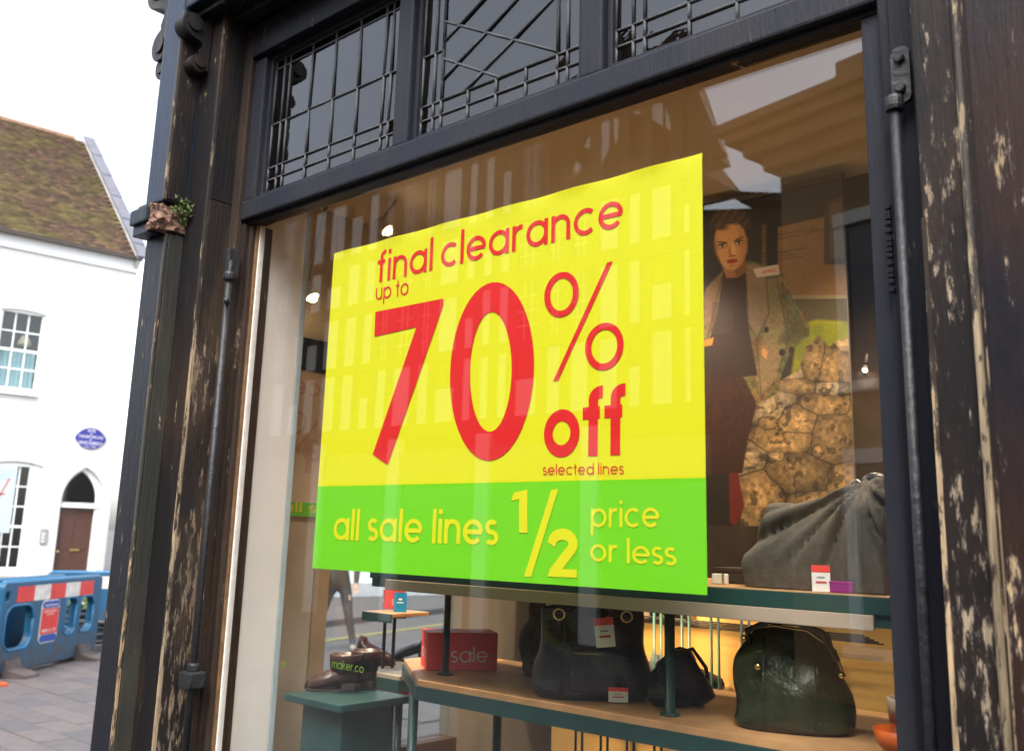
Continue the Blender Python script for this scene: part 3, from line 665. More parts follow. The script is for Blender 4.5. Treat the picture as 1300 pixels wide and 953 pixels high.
    # figure: skirt, sweater, jacket
    put(in_poly(x, y, [(850, 470), (962, 470), (958, 520), (948, 560), (942, 600), (850, 600)], 2), (48, 18, 12)); put(in_poly(x, y, [(850, 470), (962, 470), (948, 560), (850, 600)], 2) * (n2 > .5), (70, 28, 16), .5)
    jk = in_poly(x, y, [(850, 420), (880, 400), (898, 364), (918, 342), (950, 330), (985, 340), (996, 352), (1004, 378), (1017, 396), (1027, 414), (1026, 426), (1012, 436), (1000, 452), (992, 474), (985, 500), (960, 512), (944, 480), (900, 445), (896, 430), (880, 440), (850, 450)], 2)
    tw = (np.sin(x * 2.6 + y * .7) * .10 + .55 * n2 + .55 * fbm(x, y, 2.2, 77))[..., None]
    base = np.array([96, 86, 54]) * (.3 + 1.15 * tw) * (.75 + .5 * n1[..., None]) + np.array([26, 8, 2]) * np.clip((n3[..., None] - .5) * 5, 0, 1) + np.array([-14, 2, -6]) * np.clip((n1[..., None] - .5) * 6, 0, 1)
    img = img * (1 - jk[..., None]) + base * jk[..., None]
    put(in_poly(x, y, [(968, 352), (990, 352), (996, 420), (985, 480), (965, 500), (958, 470), (970, 420)], 5), (150, 128, 104), .55)
    put(in_poly(x, y, [(946, 336), (962, 336), (972, 352), (975, 400), (960, 430), (948, 408), (946, 370)], 3), (128, 108, 92), .85); put(in_poly(x, y, [(946, 336), (962, 336), (972, 352), (968, 362), (948, 362)], 2), (134, 108, 84), .7)
    put(in_poly(x, y, [(896, 366), (916, 345), (921, 352), (908, 400), (898, 430), (894, 400)], 3), (120, 84, 66), .7)
    put(in_poly(x, y, [(1012, 436), (1026, 424), (1014, 404), (990, 424), (984, 436)], 5), (58, 52, 30), .55)
    put(in_poly(x, y, [(918, 346), (946, 346), (948, 400), (952, 430), (961, 476), (902, 482), (898, 440), (910, 400)], 1.5), (42, 14, 14)); put(in_poly(x, y, [(904, 384), (930, 380), (930, 424), (902, 424)], 1.5), (60, 44, 44), .5)
    for la, lb_ in (((946, 338), (949, 410)), ((949, 410), (962, 432)), ((975, 398), (960, 430)), ((972, 352), (975, 398)), ((985, 352), (1000, 430)), ((1000, 430), (988, 470)), ((960, 432), (966, 505)), ((918, 344), (898, 430))):
        dx, dy = lb_[0] - la[0], lb_[1] - la[1]; tt_ = np.clip(((x - la[0]) * dx + (y - la[1]) * dy) / (dx * dx + dy * dy), 0, 1); put(np.clip(1.6 - np.hypot(x - la[0] - tt_ * dx, y - la[1] - tt_ * dy), 0, 1), (40, 30, 20), .35)
    put(ell(x, y, 992, 447, 4, 4.5), (26, 16, 12)); put(ell(x, y, 1004, 444, 3.6, 4.5), (26, 16, 12)); put(ell(x, y, 972, 418, 3, 4), (28, 18, 14))
    put(in_poly(x, y, [(968, 440), (974, 446), (972, 456), (966, 450)]), (196, 140, 86)); put(in_poly(x, y, [(893, 432), (906, 428), (904, 438), (893, 440)]), (196, 120, 40))
    # neck, hair, face
    put(in_poly(x, y, [(912, 325), (944, 322), (948, 344), (936, 352), (922, 353)], 1.5), (150, 100, 54)); put(in_poly(x, y, [(928, 340), (946, 322), (948, 344), (936, 352)], 3), (104, 64, 34), .7)
    put(ell(x, y, 927, 292, 27, 27, 0), (58, 37, 22)); put(ell(x, y, 951, 304, 11, 13, 0, .3), (36, 21, 13)); put(ell(x, y, 905, 305, 8, 18, 0, .3), (40, 24, 15))
    hl = np.clip((np.sin((x - 900) * .55 + (y - 280) * .4) + .1), 0, 1) * ell(x, y, 927, 280, 25, 18); put(hl, (104, 70, 42), .5)
    fc = np.maximum(ell(x, y, 927, 304, 20, 24, -8, .10), in_poly(x, y, [(906.5, 306), (909, 322), (915, 334), (923, 342), (932, 342.5), (941, 335), (947.5, 320), (948, 302)], 4)); put(fc, (196, 140, 82)); put(fc * np.clip((x - 933) / 12, 0, 1), (150, 98, 54), .6); put(fc * np.clip((914 - x) / 9, 0, 1), (140, 92, 52), .7)
    put(fc * np.clip((294 - y) / 5, 0, 1) * np.clip((922 - x) / 10 + .5, 0, 1), (58, 38, 26)); put(fc * np.clip((286 - y) / 4, 0, 1), (50, 32, 20))
    for ex_, ey_, br_ in ((916.5, 312, 2), (937.5, 307.5, -24)):
        put(ell(x, y, ex_, ey_, 6.4, 3.4, -12, .5), (120, 74, 42), .7); put(ell(x, y, ex_, ey_ + .3, 4.4, 1.5, -12, .4), (208, 176, 136)); put(ell(x, y, ex_, ey_ + .1, 1.7, 1.7, 0, .4), (30, 18, 12)); put(ell(x, y, ex_, ey_ - 1.7, 5.0, 1.0, -12, .5), (40, 22, 14))
        put(ell(x, y, ex_, ey_ - 4.6, 6.4, 1.1, br_, .6), (64, 40, 24), .9)
    put(ell(x, y, 930.5, 317, 2.4, 9, -6, .7), (224, 172, 112), .7); put(ell(x, y, 926, 320, 1.6, 6, -6, .7), (150, 98, 56), .7); put(ell(x, y, 929, 324.6, 4.6, 1.5, -8, .5), (126, 74, 42), .8)
    put(ell(x, y, 929, 331.2, 7.0, 2.6, -8, .3), (128, 26, 22)); put(ell(x, y, 929.3, 332.8, 5.0, 1.5, -8, .5), (166, 50, 40), .8); put(ell(x, y, 929, 337.2, 4.5, 1.4, -8, .6), (140, 90, 50), .6)
    put(in_poly(x, y, [(955, 341), (987, 335), (989, 348), (960, 352)], 1), (196, 182, 168)); put(in_poly(x, y, [(967, 343), (984, 340), (984, 344), (967, 347)], 1), (190, 120, 104), .8)  # pale card: reflection of a tag, painted into the print
    img = img * (.90 + .2 * np.random.RandomState(2).rand(*x.shape))[..., None]
    return img
pa, pb_ = P(1076, 430, Y=QY), P(850, 430, Y=QY); qx0, qx1 = pb_[0], pa[0]; qz1, qz0 = 2.70, P(1000, 668, Y=QY)[2]
nx, nz = 250, 440
gx, gz = np.meshgrid(np.linspace(qx0, qx1, nx), np.linspace(qz0, qz1, nz))
V = np.stack([gx.ravel(), np.full(gx.size, QY) + .006 * np.sin(gx.ravel() * 4), gz.ravel()], 1)
Fq = [(j * nx + i, j * nx + i + 1, (j + 1) * nx + i + 1, (j + 1) * nx + i) for j in range(nz - 1) for i in range(nx - 1)]
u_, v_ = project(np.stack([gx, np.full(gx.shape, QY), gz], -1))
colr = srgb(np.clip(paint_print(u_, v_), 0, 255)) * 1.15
hp = thing('hanging_print', 'tall fashion photo print of a woman in tweed jacket by a stone wall', 'print', (0, 0, 0))
me = bpy.data.meshes.new('printed_sheet'); me.from_pydata(V.tolist(), [], Fq); me.update()
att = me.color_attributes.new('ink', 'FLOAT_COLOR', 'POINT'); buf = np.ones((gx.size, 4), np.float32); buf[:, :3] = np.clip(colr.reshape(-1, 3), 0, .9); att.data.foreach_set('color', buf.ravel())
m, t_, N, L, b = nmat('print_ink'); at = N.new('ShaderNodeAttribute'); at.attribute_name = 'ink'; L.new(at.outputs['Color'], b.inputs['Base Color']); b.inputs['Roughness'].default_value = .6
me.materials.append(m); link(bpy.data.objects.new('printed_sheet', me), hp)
box('backing_board', qx0, qx1, QY + .008, QY + .016, qz0, qz1, plain('backing', (.2, .17, .13), .8), hp, .001)
box('top_batten', qx0 - .01, qx1 + .01, QY - .008, QY + .02, qz1, qz1 + .02, plain('batten', (.04, .03, .02), .5), hp, .002)
for x in (qx0 + .06, qx1 - .06): tube('hanging_wire', [(x, QY + .004, qz1 + .018), (x, QY + .004, 2.752)], .0015, steel, hp, 6)

# ================================================================== LAMPS IN THE SHOP
def spot(px, py, Y, label, power, aim, col=(1, .80, .56), r=.016, stem_to=2.75, cone=125):
    c = P(px, py, Y=Y); t = thing('ceiling_spotlight', label, 'spotlight', tuple(c), 0, 'spotlights on the shop ceiling'); kk = r / .016
    d = (Vector(aim) - Vector(c)).normalized(); M = d.to_track_quat('Z', 'Y').to_matrix().to_4x4()
    bm = bmesh.new(); add_lathe(bm, [(a_ * kk, b_ * kk) for a_, b_ in ((.012, -.055), (.020, -.05), (.024, -.012), (.025, -.002), (.022, -.002), (.020, -.006))], (0, 0, 0), 18); bmesh.ops.transform(bm, verts=bm.verts, matrix=M); bm_obj('lamp_housing', bm, plain('spot_white', (.6, .55, .48), .4), t, True)
    bm = bmesh.new(); bmesh.ops.create_uvsphere(bm, u_segments=16, v_segments=10, radius=r); bm_obj('bulb', bm, emit('bulb_glow', (1, .72, .38), 12), t, True)
    tube('stem', [tuple(M @ Vector((0, 0, -.04))), (0, .03, max(.02, stem_to - c[2] - .005))], .006, plain('stem_grey', (.35, .33, .3), .4), t)
    ld = bpy.data.lights.new('spot_beam', 'SPOT'); ld.energy = power; ld.color = col; ld.spot_size = R(cone); ld.spot_blend = .6; ld.shadow_soft_size = .03
    lo = bpy.data.objects.new('beam', ld); lo.location = d * .04; lo.rotation_euler = (-d).to_track_quat('Z', 'Y').to_euler(); link(lo, t); return t
spot(397, 378, .31, 'lit spotlight on a stem next to the white display pier', 30, (-1.95, .62, 1.2), cone=62)
spot(492, 293, .46, 'lit spotlight close under the ceiling above the yellow poster', 8, (-1.4, 1.2, 1.4))
c3 = P(1098, 470, Y=1.33)
spot(1098, 470, 1.32, 'lit spotlight on the dark boarded partition beside the hanging print', 3, (-.9, .4, 1.2), r=.006, stem_to=float(c3[2]) + .06)
for (x, y, what) in ((-1.9, .85, 'red sale block'), (-.75, .75, 'grey cloth bag')):  # two extra out-of-view spots, added to brighten the interior
    px, py = project(np.array([x, y, 2.66])); spot(float(px), float(py), y, 'added unseen spotlight on the ceiling straight above the ' + what, 13, (x * .9 - .1, y + .25, 1.3))

# ================================================================== DISPLAY UNIT
unit = thing('display_unit', 'two tier display unit with green metal edges and beech boards', 'shelf')
SZ = 1.512; SY = .30
box('shelf_board', -2.22, -.60, SY + .002, .74, SZ - .012, SZ, board_wood, unit, .002)
box('green_edge', -2.222, -.60, SY - .006, SY + .0015, SZ - .036, SZ - .002, teal, unit, .002)
box('price_strip', -2.15, -.735, SY - .009, SY + .001, SZ - .066, SZ - .0365, strip_m, unit, .002)
box('shelf_underside', -2.22, -.60, SY + .002, .74, SZ - .06, SZ - .0125, teal, unit, .002)
BZ = 1.22
A_ = P(513, 836, Z=BZ); B_ = P(531, 863, Z=BZ)
lowpoly = [(A_[0], A_[1]), (B_[0], B_[1]), (-.60, B_[1]), (-.60, .80), (A_[0], .80)]
prism('lower_board', lowpoly, Matrix.Translation((0, 0, BZ - .014)), .014, board_wood, unit)
prism('lower_edge', [(x + (-.004 if x < -1 else 0), y - .004 * (y < .6)) for x, y in lowpoly], Matrix.Translation((0, 0, BZ - .05)), .0355, teal, unit)
for px, py in ((565, 856),):
    q = P(px, py, Z=BZ)
    bm = bmesh.new(); add_lathe(bm, [(.024, 0), (.024, .004), (.011, .006)] + sum([[(.0105, .012 + k * .006), (.0088, .015 + k * .006)] for k in range(38)], []) + [(.0088, .24)], (q[0], q[1], BZ), 12); bm_obj('post', bm, iron, unit)
for x, y in ((-1.235, .36), (-.66, .4), (-1.62, .70)):
    bm = bmesh.new(); add_lathe(bm, [(.024, 0), (.024, .004), (.012, .006), (.012, .24)], (x, y, BZ), 12); bm_obj('post', bm, teal, unit, True)
for x in (-2.1, -.66):
    for y in (.38, .74): tube('leg', [(x, y, .12), (x, y, BZ - .05)], .014, teal, unit)
# small stand left/back
SB = 1.345; s0 = P(500, 776, Z=SB)
stand = thing('small_stand', 'small dark green two tier stand left of the display unit', 'stand')
box('top_board', s0[0] - .075, s0[0] + .07, s0[1] - .07, s0[1] + .10, SB - .012, SB, board_wood, stand, .002)
box('top_edge', s0[0] - .077, s0[0] + .072, s0[1] - .076, s0[1] - .0705, SB - .03, SB - .001, teal, stand, .001)
tube('post', [(s0[0] - .02, s0[1] - .02, 1.16), (s0[0] - .02, s0[1] - .02, SB - .012)], .006, iron, stand); tube('post', [(s0[0] - .005, s0[1] + .01, 1.16), (s0[0] - .005, s0[1] + .01, SB - .012)], .006, iron, stand)
l0 = P(495, 848, Z=1.15)
prism('lower_board', [(l0[0] - .13, l0[1] - .02), (l0[0] - .07, l0[1] - .10), (l0[0] + .16, l0[1] - .10), (l0[0] + .16, l0[1] + .2), (l0[0] - .13, l0[1] + .2)], Matrix.Translation((0, 0, 1.137)), .012, plain('pale_board', (.36, .30, .22), .5), stand)
prism('lower_edge', [(l0[0] - .134, l0[1] - .022), (l0[0] - .074, l0[1] - .105), (l0[0] + .162, l0[1] - .105), (l0[0] + .162, l0[1] + .2), (l0[0] - .134, l0[1] + .2)], Matrix.Translation((0, 0, 1.10)), .036, teal, stand)
tube('leg', [(l0[0], l0[1] + .05, .12), (l0[0], l0[1] + .05, 1.10)], .014, teal, stand)
# low plinth for boots
PZ = 1.145
pl0 = P(430, 880, Z=PZ)
pw = thing('boot_plinth', 'dark green plinth carrying the brown boots by the side window', 'plinth')
box('plinth_top', pl0[0] - .1, pl0[0] + .16, pl0[1] - .12, pl0[1] + .14, PZ - .02, PZ, teal, pw, .003)
box('plinth_body', pl0[0] - .06, pl0[0] + .12, pl0[1] - .08, pl0[1] + .10, .12, PZ - .0205, teal, pw, .003)

# ---- sale cubes
def sale_cube(label, fl, fr, z, h, dep, nm='sale_block', txt=True):
    fl, fr = np.array(fl[:2]), np.array(fr[:2]); e = fr - fl; w = float(np.linalg.norm(e)); e /= w; n = np.array([-e[1], e[0]])
    t = thing(nm, label, 'sale block', (fl[0], fl[1], z), math.atan2(e[1], e[0]), 'red sale blocks in the window')
    box('block', 0, w, 0, dep, .001, h, red_card, t, .002)
    FM = frame((0, -.0006, 0), (1, 0, 0), (0, 0, 1)); lettering('lettering', 'sale', w * .34, w * .86, h * .22, h * .30, .13, FM, white_ink, t, gap=.16)
    SM = frame((-.0006, 0, 0), (0, -1, 0), (0, 0, 1)); lettering('lettering', 'sale', -dep * .85, -dep * .12, h * .3, h * .26, .13, SM, white_ink, t, gap=.16)
    return t
sale_cube('red block reading sale on the beech board behind the ribbed post', P(541, 851, Z=BZ), P(631, 851, Z=BZ), BZ, .106, .13)
sale_cube('little red sale block on the small stand beside a blue sign', P(488, 773, Z=SB), P(514, 773, Z=SB), SB, .066, .03)
bs0 = P(524, 776, Z=SB)
bsg = thing('blue_sign', 'small bright blue card sign at the edge of the small stand', 'sign', (bs0[0], bs0[1] - .06, SB - .02), R(41))
box('card', -.022, .022, 0, .002, 0, .085, plain('cyan_card', (.0, .22, .42), .5), bsg, 0); box('print_line', -.012, .012, -.0006, -.0001, .05, .053, white_ink, bsg, 0); box('print_line', -.006, .006, -.0006, -.0001, .06, .066, white_ink, bsg, 0)
ss0 = P(463, 866, Z=PZ)
sgn = thing('sale_sign', 'small upright red sale sign below the web lettering', 'sign', (float(ss0[0]), float(ss0[1]), PZ), R(41))
box('card', -.032, .032, 0, .003, .0, .066, red_card, sgn, 0); lettering('lettering', 'sale', -.024, .024, .02, .019, .13, frame((0, -.0006, 0), (1, 0, 0), (0, 0, 1)), white_ink, sgn, gap=.16)
rb0 = P(493, 866, Z=1.10)
rb = thing('red_box', 'flat red box under the small stand', 'box', (float(rb0[0]), float(rb0[1]), 1.037), R(30)); box('carton', -.07, .07, 0, .1, 0, .045, red_card, rb, .002); box('white_label', -.04, .0, -.0015, -.0002, .008, .03, white_ink, rb, 0)
tube('support', [(0, .05, -.91), (0, .05, 0)], .01, iron, rb)

# ---- bags
def blob(name, rows, mat, parent, seg=40, e=2.6, fold=None, M=None):
    """rows: (z, rx, ry, ox, oy); superellipse sections"""
    vs, fs = [], []
    for (z, rx, ry, ox, oy) in rows:
        for k in range(seg):
            a = 2 * math.pi * k / seg; c, s = math.cos(a), math.sin(a); x = rx * abs(c) ** (2 / e) * (1 if c >= 0 else -1); y = ry * abs(s) ** (2 / e) * (1 if s >= 0 else -1)
            p = Vector((x + ox, y + oy, z))
            if fold: p = fold(p, a)
            vs.append(M @ p if M else p)
    n = len(rows)
    for i in range(n - 1):
        for k in range(seg): fs.append((i * seg + k, i * seg + (k + 1) % seg, (i + 1) * seg + (k + 1) % seg, (i + 1) * seg + k))
    fs.append(tuple(range(seg))[::-1]); fs.append(tuple(range((n - 1) * seg, n * seg)))
    return mesh_obj(name, vs, fs, mat, parent, True)
def interp_rows(keys, n=26):
    ks = np.array(keys); z = np.linspace(ks[0, 0], ks[-1, 0], n); return [(zz, *[float(np.interp(zz, ks[:, 0], ks[:, c])) for c in range(1, 5)]) for zz in z]
def price_tag(parent, loc, rotz, w, h, red=True, tilt=0):
    M = Matrix.Translation(loc) @ Matrix.Rotation(rotz, 4, 'Z') @ Matrix.Rotation(tilt, 4, 'Y')
    a = box('price_tag', -w / 2, w / 2, 0, .0012, 0, h, white_ink, parent, 0, M); box('tag_header', -w / 2, w / 2, -.0008, -.0001, h * .74, h, red_card, a, 0, M)
    box('tag_print', -w * .3, w * .3, -.0008, -.0001, h * .32, h * .40, plain('tag_red', (.6, .08, .07), .6), a, 0, M); box('tag_print', -w * .22, w * .2, -.0008, -.0001, h * .52, h * .57, plain('tag_grey', (.3, .3, .3), .6), a, 0, M)
    return a
hb0 = P(740, 900, Y=.42)
hb = thing('handbag', 'black leather handbag with brass rings and a red and white price tag', 'handbag', (-1.50, .42, BZ), R(38))
hb.scale = (1.12, 1.12, 1.12)
def hfold(p, a):
    k = p.z / .2; p.y += .010 * math.sin(p.x * 38 + p.z * 22) * (1 - abs(2 * k - 1)) + .006 * math.sin(p.z * 60 + p.x * 20); p.x += .006 * math.sin(p.z * 41 + a); p.z += .010 * math.cos(p.x * 14) * k; return p
blob('bag_body', interp_rows([(.001, .118, .055, 0, 0), (.012, .130, .062, 0, 0), (.07, .128, .058, 0, 0), (.13, .120, .042, 0, 0), (.175, .112, .022, 0, 0), (.192, .108, .012, 0, 0)]), black_leather, hb, fold=hfold)
tube('zip', [(-.105, -.004, .196), (0, -.004, .204), (.105, -.004, .196)], .0035, gold, hb)
for s in (-1, 1):
    tube('handle', [(-.075, s * .028, .13), (-.072, s * .024, .19)] + [(-.06 + .12 * k / 10, s * (.02 + .03 * math.sin(math.pi * k / 10)), .195 + .045 * math.sin(math.pi * k / 10) - .03 * (s < 0)) for k in range(1, 10)] + [(.072, s * .024, .19), (.075, s * .028, .13)], .006, black_leather, hb)
    for x in (-.075, .075):
        bm = bmesh.new(); add_tube(bm, [(x + .012 * math.cos(2 * math.pi * k / 14), s * .034, .178 + .012 * math.sin(2 * math.pi * k / 14)) for k in range(15)], .003, 6, False); bm_obj('ring', bm, gold, hb, True)
for x in (-.062, .062): tube('seam', [(x * (1.1 if z < .1 else 1), -.064 + .03 * max(0, z - .07) / .12 * 1.3, z) for z in np.linspace(.012, .17, 9)], .0022, black_leather, hb, 6)
pk = plate('front_pocket', [rrect(-.05, .05, .02, .105, .012)], frame((0, -.066, 0), (1, 0, 0), (0, .10, 1)), .004, .0015, black_leather, hb); tube('pocket_zip', [(-.042, -.0585 + .0, .098), (.042, -.0585, .098)], .002, gold, pk, 6)
price_tag(hb, (.028, -.072, .115), 0, .042, .062, tilt=R(-6)); tube('tag_cord', [(.028, -.07, .176), (.05, -.03, .196)], .0015, gold, hb)
price_tag(hb, (.055, -.074, -.012 + .015), 0, .042, .03)
ol = thing('handbag', 'olive green leather shoulder bag with brass zip at the right of the unit', 'handbag', (-.97, .42, BZ), R(20))
def ofold(p, a):
    k = max(0, p.z) / .2; p.y += .012 * math.sin(p.x * 30 - p.z * 30) * (1 - abs(2 * k - 1)); p.z += (.012 * math.cos(p.x * 11 + .6) + .03 * p.x) * k; p.x += .008 * math.sin(p.z * 35); return p
blob('bag_body', interp_rows([(.001, .110, .06, 0, 0), (.012, .124, .07, 0, 0), (.08, .122, .062, 0, 0), (.14, .108, .044, 0, 0), (.185, .085, .022, .0, 0), (.2, .075, .012, .0, 0)]), olive_leather, ol, fold=ofold)
tube('zip', [(-.075, -.008, .203), (-.03, -.012, .212), (.04, -.014, .205), (.095, -.03, .17), (.112, -.045, .12)], .0032, gold, ol)
for x in (-.05, .055): tube('seam', [(x, -.072 + .045 * max(0, z - .08) / .12, z) for z in np.linspace(.012, .19, 9)], .0022, olive_leather, ol, 6)
tube('strap', [(-.08, -.02, .16), (-.085, -.03, .20), (-.04, -.03, .222), (.02, -.03, .222), (.07, -.03, .205), (.1, -.045, .15)], .007, olive_leather, ol)
for x, z in ((-.088, .185), (.108, .125), (-.06, .13)):
    bm = bmesh.new(); bmesh.ops.create_uvsphere(bm, u_segments=10, v_segments=6, radius=.008, matrix=Matrix.Translation((x, -.06, z))); bm_obj('stud', bm, gold, ol, True)
# brown furry bag between the red block and the black handbag
fb = thing('tweed_bag', 'dark brown tweed bag standing behind the red sale block', 'handbag', (-1.80, .62, BZ), R(40))
def ffold(p, a): p.y += .008 * math.sin(p.x * 60 + p.z * 40); p.x += .008 * math.sin(p.z * 50 + a * 2); return p
blob('bag_body', interp_rows([(.001, .07, .05, 0, 0), (.02, .085, .06, 0, 0), (.12, .08, .05, 0, 0), (.19, .06, .03, 0, 0), (.21, .05, .015, 0, 0)]), plain('tweed_brown', (.06, .042, .024), .85, var=.7, nscale=90, bmp=.6), fb, fold=ffold)
tube('handle', [(-.05, 0, .18), (-.04, 0, .225), (0, 0, .245), (.04, 0, .225), (.05, 0, .18)], .007, brown_leather, fb); tube('buckle', [(.0, -.062, .05), (.02, -.062, .052), (.02, -.062, .07), (0, -.062, .07), (0, -.062, .05)], .003, gold, fb)
cb_ = thing('slouch_bag', 'small crumpled black bag on the board right of the handbag', 'handbag', (-1.30, .50, BZ), R(50))
def cfold(p, a): p.y += .014 * math.sin(p.x * 55 + p.z * 45); p.x += .012 * math.sin(p.z * 60 + a * 3); p.z += .012 * math.sin(p.x * 50 + 1) * (p.z > .03); return p
blob('bag_body', interp_rows([(.001, .06, .045, 0, 0), (.02, .075, .055, 0, 0), (.07, .07, .045, 0, 0), (.11, .045, .03, 0, 0), (.12, .03, .02, 0, 0)]), black_leather, cb_, fold=cfold)
tube('strap', [(-.05, -.02, .08), (-.03, -.05, .12), (.02, -.05, .135), (.06, -.03, .09), (.08, .0, .03)], .005, black_leather, cb_)
mb_ = thing('tan_boot_stack', 'small brown leather clutch beside the dark tweed bag', 'handbag', (-1.70, .66, BZ), R(60))
blob('clutch_body', interp_rows([(.001, .05, .02, 0, 0), (.01, .055, .024, 0, 0), (.05, .054, .02, 0, 0), (.075, .05, .012, 0, 0)]), brown_leather, mb_); tube('clasp', [(-.008, -.024, .055), (.008, -.024, .055)], .004, gold, mb_); tube('flap_edge', [(-.05, -.022, .04), (0, -.026, .028), (.05, -.022, .04)], .0018, dark_shoe, mb_, 6)
mb_.name = 'clutch_bag'
# grey slouchy bag on the shelf, pulled up to a knot at its right
dr = thing('slouchy_bag', 'large grey cloth bag slumped on the shelf in front of the print', 'bag', (0, 0, 0))
kn = P(1112, 616, Y=.46)
def drape():
    nu, nv = 90, 40; vs, fs = [], []
    outl = [(958, 736, 738), (968, 715, 739), (985, 672, 740), (1000, 645, 741), (1020, 646, 742), (1044, 645, 743), (1064, 639, 744), (1081, 630, 745), (1095, 621, 746), (1108, 613, 747), (1128, 609, 748), (1142, 640, 749), (1152, 700, 750), (1158, 745, 750)]
    ox = np.array([o[0] for o in outl], float); ot = np.array([o[1] for o in outl], float)
    for i in range(nu + 1):
        px = ox[0] + (ox[-1] - ox[0]) * i / nu; pt = float(np.interp(px, ox, ot)); T = P(px, pt, Y=.47); xx = T[0]; zt_ = max(T[2], SZ + .012)
        for j in range(nv + 1):
            a = math.pi * j / nv                       # front foot -> top -> back foot
            dep = .13 * min(1, (zt_ - SZ) / .10); z = SZ + .002 + (zt_ - SZ) * math.sin(a) ** .62; y = .47 - dep * math.cos(a) * (1 if a < math.pi / 2 else .8)
            ang = math.atan2(z - kn[2], xx - kn[0]); rad = math.hypot(z - kn[2], xx - kn[0])
            f = (abs(math.sin(ang * 9 + 1.2 + rad * 3)) ** .55) * 1.7 - 1.0 + (abs(math.sin(ang * 17 + 2 - rad * 5)) ** .6) * .8 + math.sin(ang * 9 + rad * 14) * .35
            y -= f * .032 * math.sin(a) ** .7 * min(1, rad / .06); z = max(SZ + .002, z + .006 * f * math.sin(a)); vs.append((xx, y, z))
    for i in range(nu):
        for j in range(nv): p = i * (nv + 1) + j; fs.append((p, p + nv + 1, p + nv + 2, p + 1))
    return mesh_obj('bag_body', vs, fs, grey_cloth, dr, True)
drape()
bm = bmesh.new(); bmesh.ops.create_uvsphere(bm, u_segments=14, v_segments=10, radius=.024, matrix=Matrix.Translation((kn[0], kn[1], kn[2] + .008)) @ Matrix.Diagonal((1.3, .9, .8, 1))); bm_obj('knot', bm, plain('navy_knot', (.03, .03, .045), .4), dr, True)
tube('ring', [(kn[0] - .035 + .012 * math.cos(2 * math.pi * k / 14), kn[1] - .02, kn[2] - .002 + .012 * math.sin(2 * math.pi * k / 14)) for k in range(15)], .003, steel, dr)
price_c = P(1042, 754, Z=SZ)
price_c = P(1043, 755, Y=.318)
pc = thing('price_card', 'red and white price card leaning against the grey cloth bag', 'price card', (price_c[0], .318, SZ), R(20))
price_tag(pc, (0, 0, .001), 0, .036, .052)
mg = P(1068, 755, Z=SZ)
mb = thing('magenta_box', 'small magenta box on the shelf beside the price card', 'box', (P(1068, 752, Y=.325)[0], .325, SZ), R(15)); box('carton', -.022, .022, 0, .04, .001, .018, plain('magenta', (.26, .01, .2), .5), mb, .001); box('carton_lid', -.023, .023, -.001, .041, .0182, .023, plain('magenta_lid', (.32, .015, .24), .5), mb, .001)
# dark boxes left of it with a small white parcel
dk = P(935, 738, Z=SZ)
db = thing('shoe_box', 'dark brown shoe box lying on the shelf at the poster edge', 'box', (P(945, 738, Y=.46)[0], .46, SZ), R(10))
box('carton', -.075, .10, 0, .14, .001, .026, plain('dark_carton', (.035, .025, .02), .5), db, .001); box('lid', -.077, .102, -.002, .142, .0265, .036, plain('dark_lid', (.05, .03, .025), .5), db, .001)
wp = P(913, 738, Z=SZ)
w1 = thing('white_parcel', 'small cream wrapped parcel in front of the dark shoe box', 'parcel', (P(914, 735, Y=.38)[0], .38, SZ), R(25)); box('wrap', -.018, .018, 0, .02, .001, .024, white_paint, w1, .003); box('ribbon', .004, .009, -.001, .021, .0005, .0248, gold, w1, .0005)

# ---- shoes
def shoe(name, label, loc, rotz, mat, L=.24, heel=.02, shaft=0.0, cat='shoe', sole=None):
    t = thing(name, label, cat, loc, rotz, 'shoes on display'); vs, fs = [], []; n, seg = 22, 16
    for i in range(n + 1):
        u = i / n; x = -L / 2 + L * u; w = .038 * (math.sin(math.pi * min(1, .12 + u * .93)) ** .5) * (1.0 - .22 * math.exp(-((u - .35) / .15) ** 2)); zt2 = .065 * (1 - u) ** .7 + .022 + (.012 if u < .2 else 0); zb2_ = .004 + heel * (1 - u) ** 1.6 * (1 if u < .75 else 0)
        if u in (0, 1): w *= .35; zt2 = zb2_ + (zt2 - zb2_) * .55
        for k in range(seg):
            a = 2 * math.pi * k / seg; vs.append((x, w * math.cos(a), (zt2 + zb2_) / 2 + (zt2 - zb2_) / 2 * math.sin(a)))
    for i in range(n):
        for k in range(seg): fs.append((i * seg + k, i * seg + (k + 1) % seg, (i + 1) * seg + (k + 1) % seg, (i + 1) * seg + k))
    fs += [tuple(range(seg))[::-1], tuple(range(n * seg, (n + 1) * seg))]
    mesh_obj('upper', vs, fs, mat, t, True)
    box('heel', -L / 2 + .002, -L / 2 + .042, -.024, .024, .0005, heel + .008, sole or dark_shoe, t, .004)
    bm = bmesh.new(); add_prism(bm, [(-.035, -.022), (.02, -.028), (L * .36, -.034), (L * .47, -.012), (L * .47, .012), (L * .36, .034), (.02, .028), (-.035, .022)], Matrix.Translation((0, 0, .0005)), .006); bm_obj('sole', bm, sole or dark_shoe, t)
    if shaft: 
        bm = bmesh.new(); add_lathe(bm, [(.036, .05), (.040, .09), (.046, shaft * .6), (.050, shaft - .004), (.048, shaft), (.043, shaft), (.043, shaft - .02)], (-L * .28, 0, 0), 18); bm_obj('shaft', bm, mat, t, True)
    return t
q = P(419, 876, Z=PZ); shoe('boot', 'dark brown ankle boot on the plinth, the one nearer the white pier', (float(q[0]), float(q[1]), PZ), R(230), plain('boot_brown', (.06, .028, .022), .35, var=.3), .15, .016, .105, 'boot')
